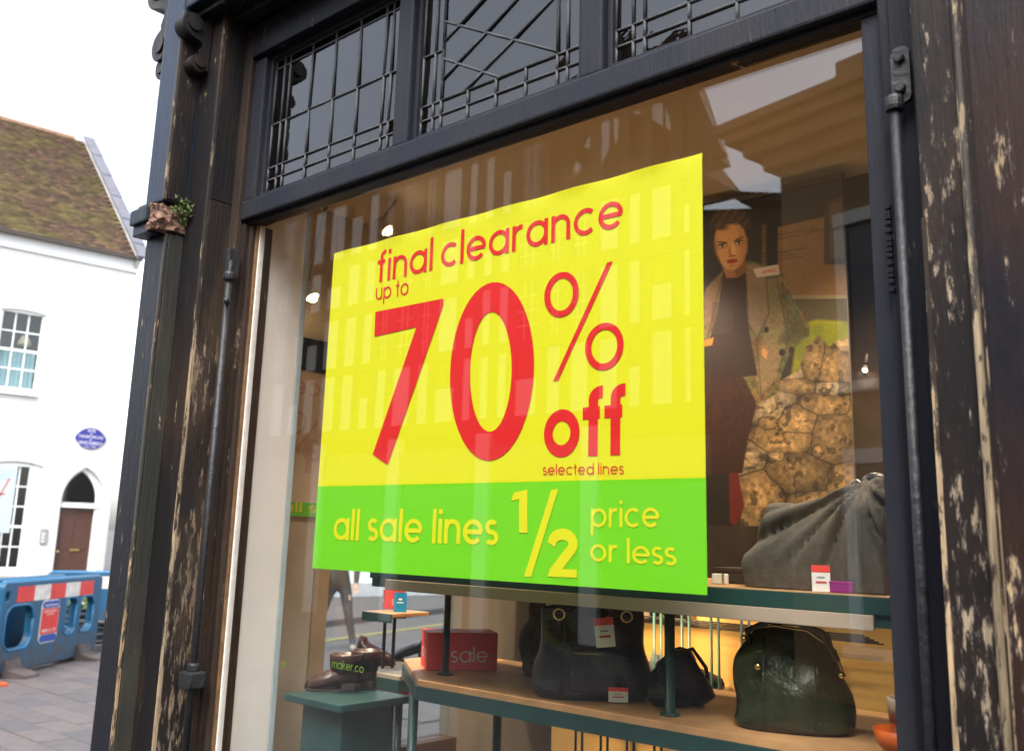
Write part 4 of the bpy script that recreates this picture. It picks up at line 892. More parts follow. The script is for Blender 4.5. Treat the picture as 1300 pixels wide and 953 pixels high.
q = P(446, 872, Z=PZ); shoe('boot', 'dark brown ankle boot on the plinth, the one nearer the red sale sign', (float(q[0]), float(q[1]), PZ), R(215), plain('boot_brown2', (.05, .025, .022), .35, var=.3), .15, .016, .11, 'boot')
q = P(478, 842, Z=1.15); shoe('shoe', 'maroon brown court shoe on the lower board of the small stand', (float(q[0]), float(q[1]), 1.149), R(20), plain('maroon', (.09, .025, .02), .3), .15, .03)
q = P(517, 838, Z=1.15); sh = shoe('shoe', 'black strappy sandal on the lower board next to the red block', (float(q[0]) + .02, float(q[1]), 1.149), R(200), black_leather, .16, .05)
q = P(1128, 868, Y=.36)
shoe('shoe', 'cream slip-on shoe on the beech board at the right end', (-.70, .36, BZ), R(120), plain('cream_shoe', (.55, .42, .3), .5), .2, .02, .11)
bl = thing('orange_bowl', 'orange dish on the board below the cream shoe', 'dish', (-.69, .30, BZ))
bm = bmesh.new(); add_lathe(bm, [(.02, .001), (.03, .004), (.05, .03), (.056, .055), (.053, .055), (.046, .03), (.02, .01)], (0, 0, 0), 24); bm_obj('dish', bm, plain('orange_glaze', (.7, .12, .01), .35), bl, True); box('dish_foot', -.018, .018, -.018, .018, -.0005, .002, plain('orange_foot', (.6, .1, .01), .5), bl, .0005)

# ---- lit shoe wall deeper in the shop
wall_c = [P(x, y, Y=1.30) for x, y in ((782, 772), (925, 775))]
sw = thing('shoe_wall', 'lit yellow shoe display panel with wire racks deeper in the shop', 'display')
box('panel', wall_c[0][0] - .3, -1.08, 1.318, 1.335, .75, 1.455, plain('amber_panel', (.62, .36, .10), .6, var=.05), sw, .002)
for z in (1.12, 1.33):
    for k in range(5): tube('rack_wire', [(wall_c[0][0] - .25, 1.30 - .035 * k, z + .008 * k), (-1.1, 1.30 - .035 * k, z + .008 * k)], .0024, iron, sw, 6)
for k in range(7):
    x = wall_c[0][0] - .05 + k * .105; tube('upright', [(x, 1.14, .80), (x, 1.14, 1.44)], .0045, teal, sw, 8); tube('upright', [(x + .02, 1.15, .80), (x + .02, 1.15, 1.44)], .0045, teal, sw, 8)
tube('rack_leg', [(-1.6, 1.30, .12), (-1.6, 1.30, .76)], .02, iron, sw)
i = 0
for (px, mat, lab) in ((800, dark_shoe, 'dark suede shoe on the wire rack, first from the handbag'), (828, brown_leather, 'brown leather shoe on the wire rack, beside the dark suede shoe'), (858, plain('slate_shoe', (.06, .08, .11), .4), 'slate blue shoe on the wire rack in front of the amber panel'), (888, dark_shoe, 'dark suede shoe on the wire rack, next to the slate blue shoe')):
    q = P(px, 838, Y=1.22); shoe('shoe', lab, (float(q[0]), 1.22, 1.150), R(30 + 22 * (i % 2)), mat, .17, .025); i += 1
for px, lab in ((806, 'black pointed shoe on the upper wire rack beside the handbag'), (842, 'black pointed shoe on the upper wire rack behind the green post')):
    q = P(px, 795, Y=1.22); shoe('shoe', lab, (float(q[0]), 1.22, 1.352), R(35), black_leather, .17, .03)
ld = bpy.data.lights.new('panel_lamp', 'SPOT'); ld.energy = 7; ld.color = (1, .66, .3); ld.spot_size = R(110); ld.spot_blend = .7; ld.shadow_soft_size = .04
lo = bpy.data.objects.new('panel_lamp', ld); lo.location = (-1.75, .98, 1.43); lo.rotation_euler = (Vector((-1.75, .98, 1.43)) - Vector((-1.75, 1.33, 1.15))).to_track_quat('Z', 'Y').to_euler(); link(lo, sw)
bm = bmesh.new(); add_lathe(bm, [(.018, .0), (.03, -.01), (.034, -.05), (.03, -.05), (.02, -.02)], (-1.75, .98, 1.485), 16); bm_obj('lamp_shade', bm, iron, sw, True)
tube('lamp_arm', [(-1.75, .98, 1.48), (-1.75, 1.15, 1.50), (-1.75, 1.317, 1.44)], .006, iron, sw)

# ================================================================== WHITE HOUSE
H0 = np.array([-23.0, 9.15, 0]); hu = np.array([.1206, .9927, 0]); hn = np.array([.9927, -.1206, 0])
def PH(px, py, off=0.0):
    p = on_plane(px, py, H0 + hn * off, hn); return float((p - H0) @ hu), float(p[2])
HM = frame(H0, hu, (0, 0, 1))                         # local x along the front, y up, z towards the street (= hn)
house = thing('white_house', 'white painted brick house with mossy tiled roof and pointed arch door', 'house', tuple(H0))
house.location = (0, 0, 0)
def brickwhite():
    m, t, N, L, b = nmat('white_brick'); mp = mapping(N, L); sp = N.new('ShaderNodeSeparateXYZ'); L.new(mp.outputs[0], sp.inputs[0]); cb = N.new('ShaderNodeCombineXYZ'); L.new(sp.outputs['Y'], cb.inputs['X']); L.new(sp.outputs['Z'], cb.inputs['Y'])
    br = N.new('ShaderNodeTexBrick'); L.new(cb.outputs[0], br.inputs['Vector']); br.inputs['Scale'].default_value = 1; br.inputs['Brick Width'].default_value = .225; br.inputs['Row Height'].default_value = .075; br.inputs['Mortar Size'].default_value = .006
    br.inputs['Color1'].default_value = (.64, .63, .60, 1); br.inputs['Color2'].default_value = (.60, .59, .56, 1); br.inputs['Mortar'].default_value = (.62, .61, .58, 1); L.new(br.outputs['Color'], b.inputs['Base Color']); b.inputs['Roughness'].default_value = .7
    bump(N, L, b, br.outputs['Fac'], -.35, .006); return m
wb = brickwhite(); wpaint = plain('white_gloss', (.82, .82, .80), .4, var=.02)
s_end = PH(176, 327)[0]; z_eave = PH(100, 316)[1]
# openings
w_l, w_r, w_t, w_b = PH(-12, 390)[0], PH(58, 402)[0] + .02, PH(30, 396)[1], PH(52, 499)[1]
w_l = w_r - .98
gw_r = PH(47, 660)[0]; gw_l = gw_r - 1.15; gw_t, gw_b = PH(20, 590)[1], PH(35, 724)[1]
d_l, d_r = PH(77, 640)[0], PH(131, 645)[0]; d_spr = PH(100, 634)[1]; d_apex = PH(107, 593)[1]
def seg_arch(x0, x1, z0, z1, rise, n=8): return [(x0, z0), (x1, z0)] + [(x1 + (x0 - x1) * k / n, z1 + rise * (1 - (2 * k / n - 1) ** 2)) for k in range(n + 1)]
def gothic(x0, x1, z0, zs, za, n=9):
    w = x1 - x0; h_ = za - zs; r_ = (h_ * h_ + w * w / 4) / w; a1 = math.atan2(h_, r_ - w / 2) if r_ > w / 2 else math.pi - math.atan2(h_, w / 2 - r_)
    right = [(x1 - r_ + r_ * math.cos(a1 * k / n), zs + r_ * math.sin(a1 * k / n)) for k in range(n + 1)]
    left = [(x0 + r_ - r_ * math.cos(a1 * k / n), zs + r_ * math.sin(a1 * k / n)) for k in range(n, -1, -1)][1:]
    return [(x0, z0), (x1, z0)] + right + left
o1 = seg_arch(w_l, w_r, w_b, w_t, .05); o2 = seg_arch(gw_l, gw_r, gw_b, gw_t, .09); o3 = gothic(d_l, d_r, .12, d_spr, d_apex)
plate('wall', [[(-7, 0), (s_end, 0), (s_end, z_eave), (-7, z_eave)], o1, o2, o3], HM @ Matrix.Translation((0, 0, -.13)), .13, .004, wb, house)
box('gable_wall', s_end - .22, s_end - .001, 0, z_eave, -9, -.262, wb, house, 0, HM)
def hbox(name, x0, x1, y0, y1, z0, z1, mat, parent=house, bev=.004): return box(name, x0, x1, y0, y1, z0, z1, mat, parent, bev, HM)
hbox('eaves_band', -7, s_end + .01, z_eave - .32, z_eave - .05, .002, .05, wpaint); hbox('eaves_moulding', -7, s_end + .01, z_eave - .05, z_eave + .03, .002, .12, wpaint)
hbox('gutter', -7, s_end + .03, z_eave - .03, z_eave + .07, .122, .24, plain('gutter_brown', (.05, .035, .025), .5))
dark_in = plain('room_dark', (.03, .028, .026), .9)
hbox('room_back', w_l - .3, w_r + .3, w_b - .3, w_t + .4, -1.0, -.95, plain('room_wall', (.12, .11, .1), .9)); hbox('room_back', gw_l - .3, gw_r + .3, gw_b - .3, gw_t + .5, -1.0, -.95, dark_in)
def sash(nm, l, r_, b_, t_, cols, rows, arch, curtain=None):
    w = hbox(nm, l, r_, b_ - .10, b_ + .0, -.20, .07, wpaint); w.name = 'window'
    f = .06
    for x0, x1, y0, y1 in ((l, l + f, b_, t_ + arch * .4), (r_ - f, r_, b_, t_ + arch * .4), (l + f, r_ - f, t_ - f * .4, t_ + arch), (l + f, r_ - f, b_, b_ + f * 1.2)): hbox('frame', x0, x1, y0, y1, -.14, -.06, wpaint, w, .003)
    gx = np.linspace(l + f, r_ - f, cols + 1); gy = np.linspace(b_ + f * 1.2, t_ - f * .4, rows + 1)
    for x in gx[1:-1]: hbox('glazing_bar', x - .014, x + .014, gy[0], gy[-1], -.135, -.10, wpaint, w, .002)
    for j, y in enumerate(gy[1:-1]): k = .028 if j + 1 == rows // 2 else .014; hbox('glazing_bar', gx[0], gx[-1], y - k, y + k, -.137 + .0, -.098 + (k > .02) * .02, wpaint, w, .002)
    for i in range(cols):
        for j in range(rows): hbox('pane', gx[i] + .012, gx[i + 1] - .012, gy[j] + .012, gy[j + 1] - .012, -.122, -.118, pane_glass, w, 0)
    return w, gx, gy
w1_, gx1, gy1 = sash('window', w_l, w_r, w_b, w_t, 3, 4, .05)
bm = bmesh.new(); n = 60; cu_v = []
for j in (0, 1):
    for i in range(n + 1): x = gx1[0] + (gx1[-1] - gx1[0]) * i / n; cu_v.append(HM @ Vector((x, gy1[0] if j == 0 else gy1[2] - .01, -.25 + .022 * math.sin(i * .9) + .01 * math.sin(i * 2.3))))
mesh_obj('curtain', cu_v, [(i, i + 1, n + 2 + i, n + 1 + i) for i in range(n)], plain('blue_curtain', (.36, .55, .58), .8, var=.08), w1_, True)
bm = bmesh.new(); cc = HM @ Vector((gx1[2] + .05, gy1[2] + .2, -.45)); add_lathe(bm, [(.16, 0), (.13, .10), (.07, .22), (.02, .25)], cc, 16); bm_obj('lampshade', bm, plain('cream_shade', (.6, .5, .3), .7), w1_, True)
gw_m = PH(34.5, 660)[0]; w2_, _, _ = sash('window', gw_l, gw_m, gw_b, gw_t, 4, 5, .09)
hbox('frame', gw_m + .0005, gw_r, gw_b, gw_t + .05, -.15, -.055, wpaint, w2_); hbox('stone_sill', gw_l - .08, gw_r + .10, gw_b - .20, gw_b - .101, -.02, .14, plain('sandstone', (.42, .35, .26), .8, var=.2), w2_)
# door
dl2, dr2 = d_l + .03, PH(122, 645)[0]; z_tr = PH(100, 641)[1]
dw = hbox('door', dl2 + .001, dr2 - .001, .13, z_tr - .06, -.20, -.15, plain('door_brown', (.085, .038, .026), .4, var=.15), house)
zz = [.25, .95, 1.45, z_tr - .12]
for a, b in ((.3, .95), (1.05, z_tr - .35)):
    for x0, x1 in ((dl2 + .09, (dl2 + dr2) / 2 - .03), ((dl2 + dr2) / 2 + .03, dr2 - .09)): hbox('door_panel', x0, x1, a, b, -.149, -.14, MATS['door_brown'], dw, .004)
hbox('letterbox', (dl2 + dr2) / 2 - .06, (dl2 + dr2) / 2 + .16, 1.02, 1.07, -.139, -.125, gold, dw, .003)
kb = HM @ Vector((dl2 + .07, 1.0, -.12)); bm = bmesh.new(); bmesh.ops.create_uvsphere(bm, u_segments=12, v_segments=8, radius=.035, matrix=Matrix.Translation(kb)); bm_obj('knob', bm, gold, dw, True)
hbox('door_frame', d_l + .0005, dl2 - .0, .13, z_tr - .02, -.22, -.10, wpaint); hbox('door_frame', dr2, d_r - .0005, .13, d_spr, -.22, -.08, wpaint); hbox('transom', d_l + .001, d_r - .001, z_tr - .06, z_tr + .04, -.20, -.06, wpaint)
fan = plate('fanlight', [gothic(d_l - .02, d_r + .02, z_tr + .05, d_spr, d_apex + .02), gothic(d_l + .05, dr2, z_tr + .06, d_spr, d_apex - .09)], HM @ Matrix.Translation((0, 0, -.14)), .04, .003, wpaint, house)
plate('fan_pane', [gothic(d_l + .04, dr2 + .01, z_tr + .055, d_spr, d_apex - .08)], HM @ Matrix.Translation((0, 0, -.15)), .004, .0005, glassy('fan_glass', (.25, .25, .25), base=.05), fan)
hbox('hall_dark', d_l - .1, d_r + .1, .1, d_apex + .1, -.6, -.55, dark_in); hbox('door_step', d_l - .1, d_r + .1, .0, .118, -.25, .3, MATS['sandstone'])
# intercom, plaque
iL, iR, iT, iB = PH(51, 680)[0], PH(60, 680)[0], PH(56, 671)[1], PH(56, 690)[1]
ip = hbox('intercom', iL, iR, iB, iT, .002, .03, steel)
for k in range(3): hbox('button', iL + .03, (iL + iR) / 2, iB + .04 + .08 * k, iB + .08 + .08 * k, .031, .038, wpaint, ip, .002)
pcx, pcz = PH(115, 556.5); prx = PH(134, 558)[0] - pcx; prz = PH(115, 543)[1] - pcz
lobe = []
for k in range(48):
    a = 2 * math.pi * k / 48; rx = prx * .9; q = 1 + .13 * max(0, abs(math.cos(a)) ** 14); lobe.append((rx * math.cos(a) * q, prz * math.sin(a)))
plaque = tag(plate('wall_plaque', [lobe], HM @ Matrix.Translation((pcx, pcz, .012)), .010, .002, plain('plaque_blue', (.035, .04, .26), .35, var=.1), None), 'dark blue oval plaque with white lettering on the white house wall', 'plaque')
pM = HM @ Matrix.Translation((pcx, pcz, .0235))
for s, y, sz, wd in (('SITE', .155, .10, .18), ('OF', .088, .06, .07), ('THE BIRTHPLACE', .005, .095, .58), ('OF', -.058, .06, .07), ('DAVID GARRICK', -.148, .11, .56), ('A.D. 1716', -.225, .075, .27)): text('plaque_lettering', s, sz, pM @ Matrix.Translation((0, y, 0)), white_ink, plaque, width=wd)
# roof with real tiles, ridge and coping slabs
pitch = R(40.5); rdir = Vector((-hn[0] * math.cos(pitch), -hn[1] * math.cos(pitch), math.sin(pitch)))
rl_ = 5.05 * 1.15 / math.cos(pitch) * .985
RM = frame(H0 + np.array([0, 0, z_eave + .06]) + hn * .16, hu, rdir)                 # local y up the slope
def tile_mat():
    m, t, N, L, b = nmat('old_clay_tile'); mp = mapping(N, L); n1 = noise(N, L, mp.outputs[0], 1.1, 6, .65); n2 = noise(N, L, mp.outputs[0], 9, 4)
    r1 = ramp(N, L, n2.outputs['Fac'], [(.3, (.06, .032, .02)), (.55, (.11, .06, .035)), (.75, (.15, .10, .065))]); r2 = ramp(N, L, n1.outputs['Fac'], [(.44, 0.0), (.60, .85)])
    at_ = N.new('ShaderNodeAttribute'); at_.attribute_name = 'tone'; vm = N.new('ShaderNodeVectorMath'); vm.operation = 'SCALE'; L.new(mix(N, L, r2.outputs[0], r1.outputs[0], (.105, .082, .022)), vm.inputs[0]); L.new(at_.outputs['Fac'], vm.inputs['Scale']); L.new(vm.outputs[0], b.inputs['Base Color']); b.inputs['Roughness'].default_value = .85; return m
tm = tile_mat(); rs = 8.0; roof_len = float(rl_)
rvs, rfs = [], []
ny = int(roof_len / .135); nxx = int((rs) / .175); tone = []
for j in range(ny):
    for i in range(nxx):
        x = s_end - .12 - rs + i * .175 + (.0875 if j % 2 else 0); y = j * .135 + random.uniform(-.008, .008); dz = random.uniform(0, .008)
        if x + .17 > s_end - .1: continue
        k = len(rvs)
        for (a, b, c) in ((x, y, .045 + dz), (x + .168, y, .045 + dz), (x + .168, y + .20, .002), (x, y + .20, .002), (x, y, .006 + dz), (x + .168, y, .006 + dz)): rvs.append(RM @ Vector((a, b, c)))
        tone += [random.choice((.55, .75, .9, 1.0, 1.1, 1.35)) * random.uniform(.9, 1.1)] * 6
        rfs += [(k, k + 1, k + 2, k + 3), (k + 4, k + 5, k + 1, k), (k, k + 3, k + 4), (k + 1, k + 5, k + 2)]
roof = mesh_obj('roof', [RM @ Vector(v) for v in ((s_end - rs, 0, -.02), (s_end - .05, 0, -.02), (s_end - .05, roof_len, -.02), (s_end - rs, roof_len, -.02), (s_end - rs, 0, .001), (s_end - .05, 0, .001), (s_end - .05, roof_len, .001), (s_end - rs, roof_len, .001))], [(0, 3, 2, 1), (4, 5, 6, 7), (0, 1, 5, 4), (1, 2, 6, 5), (2, 3, 7, 6), (3, 0, 4, 7)], tm, house)
ro = mesh_obj('roof_tiles', rvs, rfs, tm, roof); ro['kind'] = 'stuff'
ta = ro.data.attributes.new('tone', 'FLOAT', 'POINT'); ta.data.foreach_set('value', tone)
for o_ in (roof,): ta = o_.data.attributes.new('tone', 'FLOAT', 'POINT'); ta.data.foreach_set('value', [.5] * len(o_.data.vertices))
RM2 = frame(RM @ Vector((0, roof_len, 0)), hu, Vector((-hn[0] * math.cos(pitch), -hn[1] * math.cos(pitch), -math.sin(pitch))))
bk = mesh_obj('back_slope', [RM2 @ Vector(v) for v in ((s_end - rs, 0, 0), (s_end - .05, 0, 0), (s_end - .05, roof_len, 0), (s_end - rs, roof_len, 0))], [(0, 1, 2, 3)], plain('back_tile', (.1, .06, .035), .85), house)
tm_r = plain('ridge_tile', (.2, .11, .06), .85, var=.3)
for i in range(26):
    bm = bmesh.new(); x = s_end - .1 - (i + 1) * .30; pts = [(-.11, -.05), (-.06, .05), (0, .085), (.06, .05), (.11, -.05)]
    top = RM @ Vector((0, roof_len, 0)); Mx = frame(top + Vector(hu) * x, -Vector(hn), (0, 0, 1)); add_prism(bm, pts, Mx, -.29); bm_obj('ridge_tile', bm, tm_r, house)
cop_m = plain('coping_slate', (.11, .11, .13), .6, var=.15, nscale=3)
nsl = 11
for i in range(nsl):
    y0 = -.25 + (roof_len + .35) * i / nsl; y1 = -.25 + (roof_len + .35) * (i + 1) / nsl - .02
    bm = bmesh.new(); add_box(bm, s_end - .16, s_end + .16, y0, y1, .10 + .012 * (i % 2), .17 + .012 * (i % 2), .008, RM); bm_obj('coping_stone', bm, cop_m, house)
bm = bmesh.new(); add_box(bm, s_end - .12, s_end + .0, -.1, roof_len, -.3, .099, 0, RM); bm_obj('gable_parapet', bm, wb, house)
# low planting seen through the barrier
# ================================================================== SECOND WHITE BUILDING, seen through the side window
sb0 = P(440, 757, Z=0); 
wbd = thing('white_building', 'plain white rendered building across the side street, seen through both windows', 'building', (0, 0, 0))
SBM = frame((float(sb0[0]), float(sb0[1]), 0), (.12, .993, 0), (0, 0, 1))
wx0, wx1, wz0, wz1 = 0.2, 1.75, 1.0, 2.6
plate('wall', [[(-6, 0), (9, 0), (9, 8), (-6, 8)], [(wx0, wz0), (wx1, wz0), (wx1, wz1), (wx0, wz1)], [(3.2, .1), (4.4, .1), (4.4, 2.4), (3.2, 2.4)]], SBM @ Matrix.Translation((0, 0, -.15)), .15, .003, plain('white_render', (.72, .73, .74), .8, var=.05), wbd)
w = box('window', wx0 - .05, wx1 + .08, wz0 - .1, wz0, -.2, .08, wpaint, wbd, .004, SBM)
for x0, x1, y0, y1 in ((wx0, wx0 + .08, wz0, wz1), (wx1 - .08, wx1, wz0, wz1), (wx0 + .08, wx1 - .08, wz1 - .08, wz1), (wx0 + .08, wx1 - .08, wz0, wz0 + .08)): box('frame', x0, x1, y0, y1, -.15, -.05, wpaint, w, .003, SBM)
box('pane', wx0 + .07, wx1 - .07, wz0 + .07, wz1 - .07, -.12, -.11, plain('grey_pane', (.09, .095, .11), .15), w, 0, SBM)
dd_ = box('door', 3.25, 4.35, .1, 2.38, -.2, -.15, plain('black_door', (.03, .028, .03), .4), wbd, .004, SBM); box('door_panel', 3.4, 4.2, .3, 1.1, -.149, -.135, plain('black_door2', (.035, .03, .033), .4), dd_, .004, SBM)
box('plinth', -6, 3.1, 0, .35, .001, .06, plain('grey_plinth', (.45, .46, .47), .8), wbd, .004, SBM)

# ================================================================== STREET THINGS
A0, B0 = np.array([-10.85, 2.63, 0]), np.array([-12.25, 4.42, 0]); e = (B0 - A0) / np.linalg.norm(B0 - A0); bn = np.array([e[1], -e[0], 0])
if bn[0] < 0: bn = -bn
blue_pl = plain('blue_plastic', (.01, .12, .25), .42, var=.18, nscale=7, bmp=.08)
def dirty_blue():
    m, t, N, L, b = nmat('dirty_blue_plastic'); mp = mapping(N, L); n1 = noise(N, L, mp.outputs[0], 6, 8, .7); tc = N.new('ShaderNodeTexCoord'); sp = N.new('ShaderNodeSeparateXYZ'); L.new(tc.outputs['Object'], sp.inputs[0])
    ma = N.new('ShaderNodeMath'); ma.operation = 'MULTIPLY_ADD'; L.new(sp.outputs['Z'], ma.inputs[0]); ma.inputs[1].default_value = -.45; L.new(n1.outputs['Fac'], ma.inputs[2])
    r = ramp(N, L, ma.outputs[0], [(.28, 0.0), (.50, .9)]); L.new(mix(N, L, r.outputs[0], (.008, .08, .16), (.05, .048, .05)), b.inputs['Base Color']); b.inputs['Roughness'].default_value = .45; return m
dblue = dirty_blue(); refl_red = plain('reflective_red', (.62, .035, .03), .4, var=.15); refl_white = plain('reflective_white', (.62, .58, .52), .4, var=.25, nscale=12)
def barrier(o, ex_, label, sign):
    t = thing('street_barrier', label, 'barrier', (0, 0, 0), 0, 'blue plastic roadworks barriers'); ex_ = np.array(ex_); ln = 2.17
    M = frame(o, ex_, (0, 0, 1))
    if (M.to_3x3() @ Vector((0, 0, 1))).dot(Vector(bn)) < 0: pass
    plate('panel', [rrect(0, ln, .06, 1.0, .07), rrect(.10, .62, .30, .74, .14), rrect(1.32, 1.56, .36, .76, .07), rrect(1.66, 1.98, .36, .76, .10), rrect(-.0 + .05, .12, .80, .90, .03)], M, .045, .014, dblue, t)
    for z, y0 in ((.985, 0),): tube('top_rim', [tuple(M @ Vector((.05, z, 0))), tuple(M @ Vector((ln - .05, z, 0)))], .032, blue_pl, t, 10)
    for lp in (rrect(.09, .63, .29, .75, .15, 7), rrect(1.31, 1.57, .35, .77, .08), rrect(1.65, 1.99, .35, .77, .11)): tube('hole_rim', [tuple(M @ Vector((x, y, .04))) for x, y in lp + lp[:1]], .016, blue_pl, t, 8)
    for i in range(5): x0 = .26 + i * .335; box('reflective_block', x0, x0 + .334, .78, .945, .0455, .048, refl_red if i % 2 == 0 else refl_white, t, 0, M)
    for x in (.3, ln - .35):
        bm = bmesh.new(); add_prism(bm, [(-.32, .002), (.32, .002), (.30, .05), (.10, .10), (.06, .2), (-.06, .2), (-.10, .10), (-.30, .05)], M @ Matrix.Translation((x - .14, 0, 0)) @ Matrix.Rotation(R(90), 4, 'Y'), .28); bm_obj('foot', bm, plain('recycled_rubber', (.07, .055, .05), .9, var=.4), t, False)
    if sign:
        sM = M @ Matrix.Translation((0, 0, .047)); l_, r2, b2_, t2 = .78, 1.16, .30, .77
        w_ = plate('sign_board', [rrect(l_, r2, b2_, t2, .06)], sM, .004, .001, refl_white, t)
        sm2 = M @ Matrix.Translation((0, 0, .053)); blu = plain('sign_blue', (.01, .06, .30), .4); rdm = plain('sign_red', (.62, .03, .025), .4)
        plate('sign_band', [rrect(l_ + .012, r2 - .012, .682, t2 - .012, .04)], sm2, .0015, .0003, blu, w_); plate('sign_band', [rrect(l_ + .012, r2 - .012, .398, .676, .004)], sm2, .0015, .0003, rdm, w_); plate('sign_band', [rrect(l_ + .012, r2 - .012, b2_ + .012, .392, .04)], sm2, .0015, .0003, blu, w_)
        tM = M @ Matrix.Translation(((l_ + r2) / 2, 0, .0558))
        for s, y, sz, wd in (('Central Networks', .70, .046, .29), ('NETWORK OPERATOR', .635, .032, .28), ('ELECTRICITY', .603, .028, .16), ('08000 121 273', .42, .05, .29)): text('sign_lettering', s, sz, tM @ Matrix.Translation((0, y, 0)), white_ink, w_, width=wd)
    return t
# orient so that the signed side looks towards the shop
z_test = frame(A0, e, (0, 0, 1)).to_3x3() @ Vector((0, 0, 1))
barrier(A0 - e * .02 if z_test.dot(Vector(bn)) > 0 else B0, e if z_test.dot(Vector(bn)) > 0 else -e, 'blue plastic barrier with red and white strip and a round-cornered sign', True)
o2_ = np.array([-13.2, 4.1, 0]); barrier(o2_, np.array([.25, .968, 0]), 'second blue barrier just behind the signed one', False)
o3_ = A0 - bn * .34 - e * .25; barrier(o3_, e, 'third blue barrier close against the back of the signed one', False)
# rubble bag and plants behind the barrier
pt = P(110, 792, Z=.25); 
bsk = thing('flower_tub', 'dark tub of yellow and white flowers behind the barrier holes', 'planter', (-14.6, 5.35, 0))
bm = bmesh.new(); add_lathe(bm, [(.26, .0), (.34, .38), (.36, .42), (.33, .42), (.31, .36)], (0, 0, 0), 24); bm_obj('tub', bm, plain('tub_dark', (.02, .018, .016), .6), bsk, True)
for nm, mat, cnt, s in (('leaves', plain('leaf_green', (.06, .12, .02), .7, var=.4), 260, .05), ('yellow_petals', plain('petal_yellow', (.75, .62, .04), .6), 60, .03), ('white_petals', plain('petal_white', (.8, .8, .76), .6), 60, .035)):
    bm = bmesh.new()
    for k in range(cnt):
        a = random.uniform(0, 6.283); r_ = .42 * random.random() ** .5; c = Vector((r_ * math.cos(a), r_ * math.sin(a), .42 + random.uniform(0, .34) * (1 - r_ * 1.4))); d = Vector((random.gauss(0, 1), random.gauss(0, 1), random.gauss(.5, .8))).normalized(); x_ = d.orthogonal().normalized() * s; y_ = d.cross(x_)
        bm.faces.new([bm.verts.new(c - x_), bm.verts.new(c - y_ * .5), bm.verts.new(c + x_), bm.verts.new(c + y_ * .5)])
    oo = bm_obj(nm, bm, mat, bsk); oo['kind'] = 'stuff'
# dark hose heap behind the barrier
hs_ = thing('hose_coil', 'coil of thick black hose lying behind the barrier', 'hose', (-13.3, 5.0, 0))
for k in range(5):
    tube('hose_turn', [((.45 + .04 * k) * math.cos(a), (.42 + .03 * k) * math.sin(a), .04 + .075 * k + .02 * math.sin(3 * a + k)) for a in np.linspace(0, 2 * math.pi, 34)], .036, plain('hose_black', (.018, .018, .02), .5), hs_, 8)
# traffic cone at the very left
cq = P(-21, 872, Z=0); cn = thing('traffic_cone', 'orange traffic cone standing in front of the barrier', 'cone', (float(cq[0]), float(cq[1]), 0.012))
bm = bmesh.new(); add_lathe(bm, [(.13, .03), (.12, .05), (.035, .5), (.03, .51), (.02, .5)], (0, 0, 0), 24); bm_obj('cone_body', bm, plain('cone_orange', (.75, .11, .02), .45), cn, True); box('cone_base', -.17, .17, -.17, .17, .002, .032, plain('cone_base_m', (.5, .08, .02), .6), cn, .008)
bm = bmesh.new(); add_lathe(bm, [(.0985, .17), (.0985, .171), (.070, .30), (.069, .30)], (0, 0, 0), 24); bm_obj('cone_sleeve', bm, refl_white, cn, True)
# information board by the ground-floor window
ib = P(4, 745, X=-19.0); IBX = -18.6
c_l, c_r = P(-30, 590, X=IBX), P(23, 592, X=IBX); zbt = P(10, 676, X=IBX)[2]
info = thing('notice_board', 'pale blue upright notice board with red line drawing on a grey post', 'notice board', (0, 0, 0))
box('board', IBX - .03, IBX, c_l[1], c_r[1], zbt, c_r[2], plain('board_pale', (.50, .60, .66), .5, var=.05), info, .004)
IM = Matrix(((0, 0, 1, IBX + .003), (1, 0, 0, 0), (0, 1, 0, 0), (0, 0, 0, 1)))
bm = bmesh.new(); y_r = c_r[1]
ribbon(bm, [(y_r - .12, c_r[2] - .22), (y_r - .30, zbt + .55)], .04, IM); ribbon(bm, [(y_r - .26, zbt + .68), (y_r - .16, zbt + .70)], .04, IM); bm_obj('red_drawing', bm, plain('faded_red', (.55, .22, .18), .6), info)
bm = bmesh.new(); [ribbon(bm, [(c_l[1] + .05, c_r[2] - .1 - .07 * k), (y_r - .05, c_r[2] - .1 - .07 * k)], .008, IM) for k in range(3)]; bm_obj('blue_lines', bm, plain('faded_blue', (.25, .38, .52), .6), info)
box('post', IBX - .10, IBX - .02, c_l[1] + .05, c_r[1] - .12, .0, zbt - .002, plain('board_grey', (.30, .33, .36), .5), info, .01)
bm = bmesh.new(); ribbon(bm, [(y_r - .25, zbt - .15), (y_r - .2, zbt - .22), (y_r - .26, zbt - .3)], .04, Matrix.Translation((-.018, 0, 0)) @ IM); ribbon(bm, [(y_r - .2, zbt - .42), (y_r - .25, zbt - .55)], .05, Matrix.Translation((-.018, 0, 0)) @ IM); bm_obj('dark_marks', bm, plain('mark_grey', (.1, .13, .16), .6), info)
# cables by the corner
for k in range(3):
    y = -.12 + k * .02
    tag(tube('wall_cable', [(-2.93 - .02 * k, y, 3.62), (-2.90 - .015 * k, y, 3.45), (-2.845, y + .02, 3.30 - .01 * k), (-2.828, y + .02, 3.2)], .0035, plain('cable_pale', (.5, .5, .5), .5) if k == 1 else iron, None, 6), ('pale' if k == 1 else 'black') + ' thin cable running down the side bracket of the shop corner', 'cable', 'cables on the shop corner')

